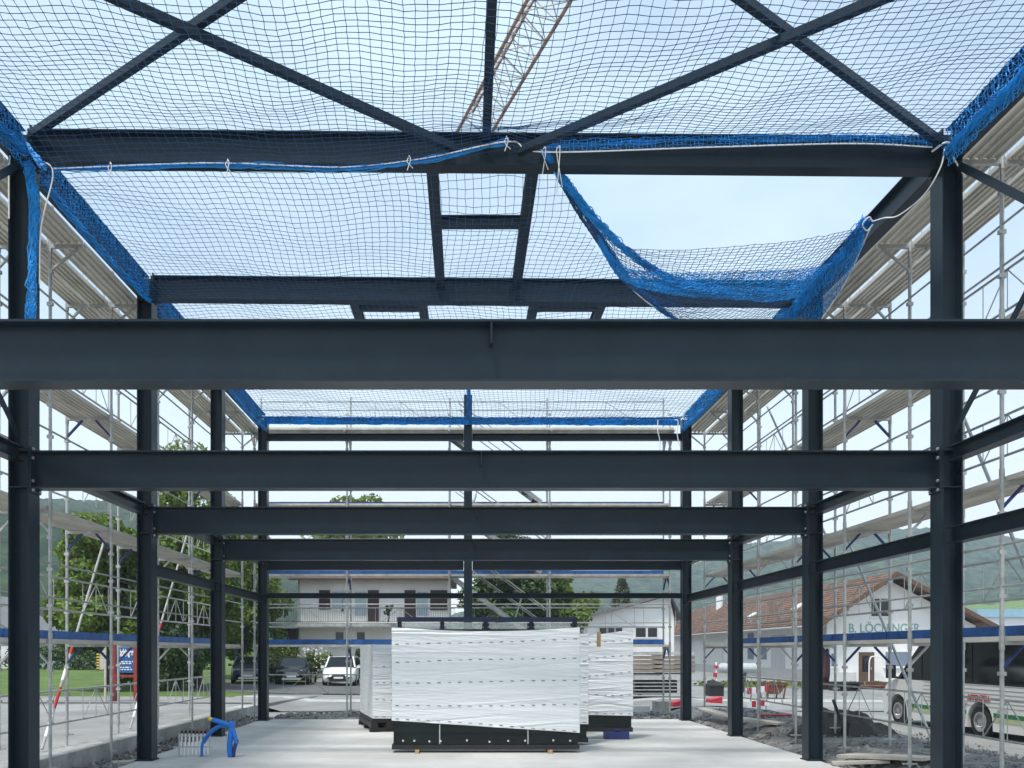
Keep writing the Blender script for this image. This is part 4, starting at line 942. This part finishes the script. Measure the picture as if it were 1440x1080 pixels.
mb.build('side_line', 'tapeink', t)  # thin dark lines along the lower side of the bus
mb = MB(); mb.b2((X-.008, y0+.03, g0+.50), (X+.002, yw0-.5, g0+.60)); mb.b2((X-.008, yw0+.5, g0+.50), (X+.002, yw1-.5, g0+.60)); mb.parts('green_stripe', 'busgreen', t)
mb = MB(); mb.b2((X-.008, y0+.03, g0+.40), (X+.002, yw0-.5, g0+.496)); mb.b2((X-.008, yw0+.5, g0+.40), (X+.002, yw1-.5, g0+.496)); mb.parts('lime_stripe', 'buslime', t)
for yc in (yw0, yw1):
    for xx in (X+.14, X+1.86):
        wv = MB().disc((xx, yc, g0+.36), (1,0,0), .2, .36, .24, 28).build('wheel', 'rubber', t)
        e = -1 if xx < X+1 else 1
        mb = MB().disc((xx+e*.09, yc, g0+.36), (1,0,0), .18, .225, .1, 28); mb.disc((xx+e*.06, yc, g0+.36), (1,0,0), 0, .19, .04, 20); mb.disc((xx+e*.1, yc, g0+.36), (1,0,0), 0, .07, .06, 12)
        for q in range(8): a = q*pi/4; mb.disc((xx+e*.09, yc+.13*cos(a), g0+.36+.13*sin(a)), (1,0,0), 0, .018, .05, 6)
        mb.build('rim', 'rim', wv)
    MB().ext([(-.46,0),(.46,0),(.46,.1),(.33,.36),(0,.455),(-.33,.36),(-.46,.1)], (X+.35, yc, g0+.36), (X+1.6, yc, g0+.36), V((0,1,0)), V((0,0,1))).build('wheel_well', 'black', t)
for e in (0, 1):
    xx = X-.16 if e == 0 else X+2.16; mb = MB().box((xx, 22.3, g0+1.42), (.2, .16, .36)); mb.bar((xx, 22.3, g0+1.28), (X+.05 if e == 0 else X+1.95, 22.2, g0+1.25), .05, .06); mb.build('mirror', 'black', t)
MB().b2((X+.3, y0-.02, g0+1.35), (X+1.7, y0-.002, g0+2.3)).build('rear_window', 'glassdark', t)
for e in (.12, 1.88): MB().box((X+e, y0-.01, g0+1.0), (.14, .03, .3)).build('tail_lamp', 'red', t)
lc = LEFTW((X-.012, 18.55, g0+.86))
lo = MB(); P = [(-.0,.0)]
text('logo_text', 'APPENZELL', .18, 'red', t, LEFTW((X-.014, 18.72, g0+.90)), .84, .004)
MB().tube(catmull([(X-.014, 19.62, g0+.98),(X-.014, 19.52, g0+1.06),(X-.014, 19.42, g0+1.05),(X-.014, 19.40, g0+.92),(X-.014, 19.36, g0+.80),(X-.014, 19.26, g0+.78),(X-.014, 19.16, g0+.80)], 6), .035, 8).build('logo_swirl', 'orange', t)

# ------------------------------------------------------------------ blue sign, board, small things on the left
ys = 27.5
t = thing('sign_board', (W(175,0,ys).x, ys, .2), 'blue sign with white lettering in a red wooden frame on the lawn', 'sign')
sx = lambda px: (px-655)*ys/F; sz = lambda py: CH+(916-py)*ys/F
mb = MB(); gl = hgt(sx(175), ys)
for px in (160.5, 191.5): mb.b2((sx(px)-.07, ys-.05, gl-.1 if px < 170 else gl-.1), (sx(px)+.07, ys+.09, sz(897)))
mb.b2((sx(158), ys-.04, sz(952.5)), (sx(194), ys+.08, sz(949))); mb.b2((sx(158), ys-.04, sz(899)), (sx(194), ys+.08, sz(896))); mb.build('frame', 'signred', t)
p = MB().b2((sx(163.5), ys-.02, sz(946)), (sx(188.8), ys+.02, sz(900))).build('panel', 'signblue', t)
text('lettering', 'Löchinger', .3, 'white', p, FRONT((sx(176.5), ys-.026, sz(917.5))), sx(188)-sx(165), .012)
mb = MB(); mb.b2((sx(166), ys-.026, sz(923)), (sx(178), ys-.021, sz(921.5)))
for (py, a, b) in ((930.5,167,187.5),(933,168,185),(938.5,167,184),(941.5,167,186)):
    x = sx(a)
    while x < sx(b): wv = random.uniform(.05, .14); mb.b2((x, ys-.026, sz(py)-.018), (min(x+wv, sx(b)), ys-.021, sz(py)+.018)); x += wv+.03
mb.build('small_print', 'white', p)
t = thing('barrier_board', (sx(151), 27.0, .2), 'small board with black and yellow striped edge and white triangle', 'board')
mb = MB(); x0, x1 = sx(147), sx(158); mb.b2((x0+.05, 27, sz(941)), (x1, 27.06, sz(922))); mb.add([(x0+.05,27,sz(921.8)),(x1,27,sz(921.8)),(x1,27,sz(909)),(x0+.05,27.06,sz(921.8)),(x1,27.06,sz(921.8)),(x1,27.06,sz(909))], [(0,1,2),(3,5,4),(0,3,4,1),(1,4,5,2),(2,5,3,0)]); mb.b2((x1-.06,27.0,hgt(-12,27)-.05),(x1,27.06,sz(941))); mb.build('board', 'plank', t)
my = MB(); mk = MB()
for i in range(12): z = sz(942)+(sz(919)-sz(942))*i/12; (my if i % 2 else mk).b2((x0-.04, 26.99, z), (x0+.047, 27.07, z+(sz(919)-sz(942))/12-.001))
my.build('yellow_stripe', 'yellow', t); mk.build('black_stripe', 'black', t)

# ------------------------------------------------------------------ yard items at the right
def simple(name, mb, m, label, cat, loc, group=None): return tag(mb.build(name, m, loc=loc), label, cat, group)
# loaded trailer with panel stack
yt = 33.0; tx = lambda px: (px-655)*yt/F; tz = lambda py: CH+(916-py)*yt/F
t = thing('trailer', (tx(930), yt, -.1), 'flat trailer carrying stacked grey and brown panels beyond the scaffold', 'trailer')
MB().b2((tx(850), yt, tz(956)), (tx(985), yt+2.2, tz(948))).build('bed', 'silver', t)
for i in range(4):
    for px in (870, 900): 
        if i < 2: MB().disc((tx(px), yt+.2+i*1.6, tz(966)), (0,1,0), .15, .34, .25, 18).build('wheel', 'rubber', t)
mb = MB()
for z in (960, 965, 970, 975): mb.b2((tx(852), yt-.05, tz(z)-.02), (tx(960), yt-.01, tz(z)+.02))
mb.parts('side_rail', 'galv', t)
MB().b2((tx(855), yt+.3, tz(975)), (tx(955), yt+1.9, tz(957))).build('underbox', 'black', t)
for i in range(5):
    zb = tz(947)+i*.178; o = MB().b2((tx(852), yt+.05+.02*(i % 2), zb+.035), (tx(978), yt+2.0, zb+.16)); o.b2((tx(862), yt+.2, zb), (tx(868), yt+1.8, zb+.034)); o.b2((tx(930), yt+.2, zb), (tx(936), yt+1.8, zb+.034))
    simple('panel_stack', o, 'panelwood' if i < 4 else 'concrete', ['lowest', 'second', 'third', 'fourth', 'topmost grey'][i]+' panel of the stack on the trailer', 'panel', (tx(915), yt, zb), 'panels on the trailer')
simple('barrier_beam', MB().b2((tx(888)*.8, 26.3, -.1), (tx(913)*.8, 26.45, .1)), 'white', 'long white beam lying on the ground by the far gravel', 'beam', (6, 26.4, -.1))
yq = 27.0; qx = lambda px: (px-655)*yq/F; qz = lambda py: CH+(916-py)*yq/F
def wedge(px0, px1, pt, pb, y, slope=0.3): 
    x0, x1 = (px0-655)*y/F, (px1-655)*y/F; z0, z1 = CH+(916-pb)*y/F, CH+(916-pt)*y/F
    return MB().ext([(x0, z0), (x1, z0), (x1, z1), (x0+.05, z1-(z1-z0)*slope)], (0, y, 0), (0, y+.6, 0), V((1,0,0)), V((0,0,1))).box(((x0+x1)/2, y-.02, z0+.06), ((x1-x0)*.9, .04, .06))
simple('red_container', wedge(946, 962, 984, 998, 27), 'red', 'small red box behind the far right column base', 'box', (7, 27, 0), 'red boxes in the yard')
simple('red_container', wedge(998, 1016, 980, 993, 29), 'red', 'red sloped box left of the right-hand fourth column', 'box', (9, 29, 0), 'red boxes in the yard')
simple('concrete_counterweight', MB().b2((W(920,0,25.8).x,25.7,-.1),(W(940,0,25.8).x,26.1,.28)), 'concrete', 'grey concrete block by the scaffold foot', 'block', (6, 25.8, 0))
y = 36; t = thing('stove_hut', (W(1006,0,y).x, y, 0), 'small black box with a pointed roof', 'box'); a, b = W(998,976,y), W(1018,955,y)
MB().b2((a.x, y, -.12), (b.x, y+.7, W(0,964,y).z)).build('box', 'black', t); xm = W(1005,0,y).x; zr = W(0,955,y).z; zz = W(0,964,y).z
MB().add([(a.x-.03,y-.04,zz),(b.x+.03,y-.04,zz),(b.x+.03,y+.74,zz),(a.x-.03,y+.74,zz),(xm,y+.3,zr)], [(0,1,4),(1,2,4),(2,3,4),(3,0,4),(3,2,1,0)]).build('roof', 'rubber', t)
y = 40; simple('silver_tank', MB().tube([W(1010,939.5,y), W(1014,939.5,y), W(1062,939.5,y), W(1068,939.5,y)], [.14,.25,.25,.16], 18), 'silver', 'large silver cylinder lying on stands before the white wall', 'tank', W(1040,939.5,y))
mb = MB(); mb.bar(W(1030,945,y), V((W(1030,0,y).x, y, -.15)), .1, .1, (0,1,0)); mb.bar(W(1048,945,y), V((W(1044,0,y).x, y, -.15)), .12, .12, (0,1,0)); simple('tank_stand', mb, 'cargrey', 'dark legs carrying the silver cylinder', 'stand', V((W(1040,0,y).x, y, 0)))
y = 38; mb = MB(); p = W(1007,935,y)
mb.add([W(1005,937,y),W(1010,937,y),W(1009,946,y),W(1010,954,y),W(1004,953,y),W(1003,947,y)], [(0,1,2,3,4,5)]); mb2 = MB()
for i, (a, b) in enumerate(((936,940),(946,952))): mb2.tube([W(1007.5-i*1.5, a, y), W(1006-i*.4, b, y)], .09, 8)
t = thing('warning_post', (p.x, y, -.1), 'red and white warning post in front of the grey shop door', 'post'); MB().tube([(p.x,y,-.15),(p.x,y,W(0,931,y).z)], .045, 8).build('post', 'white', t); mb2.parts('red_band', 'red', t)
# hopper
y = 34; hp = lambda px, py: W(px, py, y); t = thing('rusty_hopper', (hp(1091,0).x, y, 0), 'rusty funnel-shaped hopper standing in the yard', 'hopper')
a, b, c, d = hp(1077,964), hp(1105,964), hp(1097,976), hp(1085,976); e = .8
MB().add([a,b,c,d]+[q+V((0,e,0)) for q in (a,b)]+[q+V((0,e*.6,0)) for q in (c,d)], [(0,1,2,3),(4,7,6,5),(1,5,6,2),(0,3,7,4),(3,2,6,7)]).build('funnel', 'rust', t)
mb = MB(); mb.b2((a.x-.05, y-.04, a.z), (b.x+.05, y+.0, a.z+.12)); mb.b2((a.x-.05, y+e, a.z), (b.x+.05, y+e+.04, a.z+.12)); mb.b2((a.x-.05,y+.001,a.z),(a.x,y+e-.001,a.z+.12)); mb.b2((b.x,y+.001,a.z),(b.x+.05,y+e-.001,a.z+.12)); mb.build('rim', 'rust', t)
mb = MB(); [mb.bar(q, V((q.x+s*.1, q.y, -.15)), .05, .05, (0,1,0)) for q, s in ((a,1),(b,-1),(a+V((0,e,0)),1),(b+V((0,e,0)),-1))]; mb.parts('leg', 'rust', t)
# rusty skips by the workshop
for (pa, pb, pt, pbm, lab) in ((1151,1168,960,976,'tall rusty skip left of the white post'), (1207,1246,966,977.5,'long rusty low skip below the workshop door')):
    y = 44; a, b = W(pa,pbm,y), W(pb,pt,y); t = thing('rusty_skip', (a.x, y, a.z), lab, 'skip', 'rusty skips')
    MB().b2((a.x, y, a.z), (b.x, y+1.1, b.z)).build('tub', 'rust', t); mb = MB(); mb.b2((a.x-.04, y-.05, b.z+.002), (b.x+.04, y+1.15, b.z+.07)); mb.build('rim', 'rust', t)
    mb = MB(); mb.b2((a.x+.1, y-.06, a.z), (a.x+.3, y-.002, a.z+.25)); mb.b2((b.x-.5, y-.06, a.z), (b.x-.15, y-.002, a.z+.2)); mb.parts('fork_pocket', 'black', t)
simple('rusty_plate', MB().b2(tuple(W(1220,965.5,45.3)), tuple(W(1247,959,45.35)+V((0,.1,0)))), 'rust', 'rusty plate standing behind the long low skip', 'plate', W(1233,962,45.3))
y = 43; mb = MB(); a = W(1167,980,y); mb.tube([(a.x,y,-.15),(a.x,y,W(0,908,y).z)], .07, 8); simple('white_post', mb, 'white', 'white post beside the tall rusty skip', 'post', (a.x, y, -.15))
t = thing('clothes_stand', (W(1158,0,43).x, 43, 0), 'dark canopy with black and dark red clothes hanging below it', 'stand')
MB().add([W(1148,905,42.6),W(1172,907,42.6),W(1178,902,42.9),W(1160,899,43.4),W(1146,901,43.4),W(1148,907,42.65),W(1172,909,42.65),W(1178,904,42.95),W(1160,901,43.45),W(1146,903,43.45)], [(0,1,2,3,4),(9,8,7,6,5),(0,5,6,1),(1,6,7,2),(2,7,8,3),(3,8,9,4),(4,9,5,0)]).build('canopy', 'maroon', t)
for i, (px, p0, p1, wv, m) in enumerate(((1153,910,932,.10,'black'),(1158,914,958,.14,'maroon'),(1163,912,958,.12,'black'),(1149,925,956,.1,'flower'),(1154,948,959,.12,'black'),(1162,935,959,.09,'maroon'))):
    MB().tube(catmull([W(px,p0,43), W(px+1.2,(p0+p1)/2,43), W(px-.6,p1,43)], 4), [wv*.5,wv*.7,wv,wv*1.1,wv,wv*1.1,wv*1.2,wv*1.1,wv*.9], 8).build('garment', m, t, True)
mb = MB(); mb.tube([W(1148,907,43), V((W(1148,0,43).x,43,-.2))], .04, 6); mb.tube([W(1147,909,43), W(1172,911,43)], .03, 6); mb.parts('rail', 'galv', t)
y = 42; mb = MB()
for i, (a, b, p) in enumerate(((1170,1206,960),(1180,1205,965),(1184,1203,971))): mb.box(W((a+b)/2, p, y+.3), ((b-a)*y/F, 1.0, .10))
for px in (1172, 1188, 1202): q = W(px, 965, y+.3); mb.box((q.x, q.y, .05), (.14, .9, .42))
simple('dark_workbench', mb, 'black', 'low dark timber trestles between the two rusty skips', 'trestles', W(1188,968,y))
mb = MB(); mb.tube(catmull([W(1222,958,54.5),W(1223,928,54.5),W(1230,923,54.5),W(1240,926,54.5),W(1243,935,54.5)], 6), .04, 6); simple('bent_pipe', mb, 'white', 'thin pale bent pipe beside the workshop door', 'pipe', W(1222,958,54.5))
# road barriers in red and white
y = 26; t = thing('road_barrier', (W(1067,0,y).x, y, .0), 'red and white road barrier frame beyond the right scaffold', 'barrier')
mr_ = MB(); mw = MB()
for r, py in enumerate((972, 991)):
    for i in range(5):
        q = W(1054+i*6, py-i*.9, y); (mr_ if (i+r) % 2 == 0 else mw).box(q, (.132, .04, .20))
mr_.parts('red_panel', 'red', t); mw.parts('white_panel', 'white', t)
mb = MB(); [mb.tube([W(px,966,y+.05), V((W(px,0,y).x,y+.05,-.1))], .02, 6) for px in (1056,1078)]; mb.parts('leg', 'galv', t)
simple('red_board', MB().box(W(1090,1005.5,21.5), (.95,.2,.05)), 'red', 'red board lying on the gravel under the right scaffold', 'board', W(1090,1005.5,21.5))
# boards lying on the ground
def board(px0, py0, px1, py1, y0, y1, wdt, lab):
    a, b = W(px0,py0,y0), W(px1,py1,y1); a.z = max(a.z, hgt(a.x,a.y)+.14); b.z = max(b.z, hgt(b.x,b.y)+.14)
    o = MB().bar(a, b, wdt, .05); simple('scaffold_board', o, 'plank', lab, 'board', a, 'boards on the ground')
board(1190,1062,1310,1082,13.9,12.6,.5,'wide pale scaffold board lying across the right gravel')
board(1040,1010,1100,1022,19.5,18.6,.35,'pale board lying on gravel behind the right third column')
board(985,996,1045,1012,22.5,20.0,.30,'narrow pale board beside the far right slab corner')
board(1170,1073,1250,1077,13.3,13.1,.12,'thin dark batten in front of the wide pale board')
# soil heap with a black shovel bucket
random.seed(77); mb = MB(); cx, cy = W(1185,0,17.2).x, 17.2
def heap(u, v):
    x = cx+(u-.5)*2.6; y = cy+(v-.5)*1.7; r = math.hypot((u-.5)*2, (v-.5)*2)
    return (x, y, hgt(x, y)+.0+max(0, (1-r))*.65*(1+.7*mnoise.noise(V((x*2.4,y*2.4,2))))+.05*mnoise.noise(V((x*7,y*7,1)))*max(0, min(1, 2-2*r)))
mb.grid(heap, 44, 34); simple('soil_heap', mb, 'soil', 'low heap of dark soil on the right gravel', 'heap', (cx, cy, 0))
mb = MB(); q = W(1212,1027,16.3); mb.add([q+V(p) for p in ((-.28,0,-.12),(.28,0,-.16),(.22,.05,.06),(-.2,.05,.14),(-.28,.35,-.12),(.28,.35,-.16),(.22,.35,.06),(-.2,.35,.14))], [(0,1,2,3),(4,7,6,5),(0,4,5,1),(1,5,6,2),(2,6,7,3),(3,7,4,0)]); simple('black_bucket', mb, 'black', 'black tub tipped over beside the soil heap', 'tub', q)
simple('prop_pole', MB().tube([W(1172,985,15.6), W(1182,1012,15.9)], .03, 8), 'cargrey', 'short dark pole leaning by the right third column', 'pole', W(1172,985,15.6))
# pale scaffold board on the left kerb edge
simple('scaffold_board', MB().bar((-6.05, 14.0, -.05), (-5.7, 14.2, -.05), .3, .04), 'plank', 'short board on the gravel beside the left third column', 'board', (-6,14,0), 'boards on the ground')

# ------------------------------------------------------------------ haze
hz_ = MB().b2((-900, -50, -6), (1700, 1300, 240))
m = bpy.data.materials.new('haze'); m.use_nodes = True; Nn = m.node_tree.nodes; Nn.remove(Nn['Principled BSDF'])
pv = Nn.new('ShaderNodeVolumePrincipled'); pv.inputs['Color'].default_value = (.74,.87,1,1); pv.inputs['Density'].default_value = .00055
m.node_tree.links.new(pv.outputs[0], Nn['Material Output'].inputs['Volume']); MATS['haze'] = m
HAZE = True
if HAZE: tag(hz_.build('haze', 'haze'), kind='stuff')
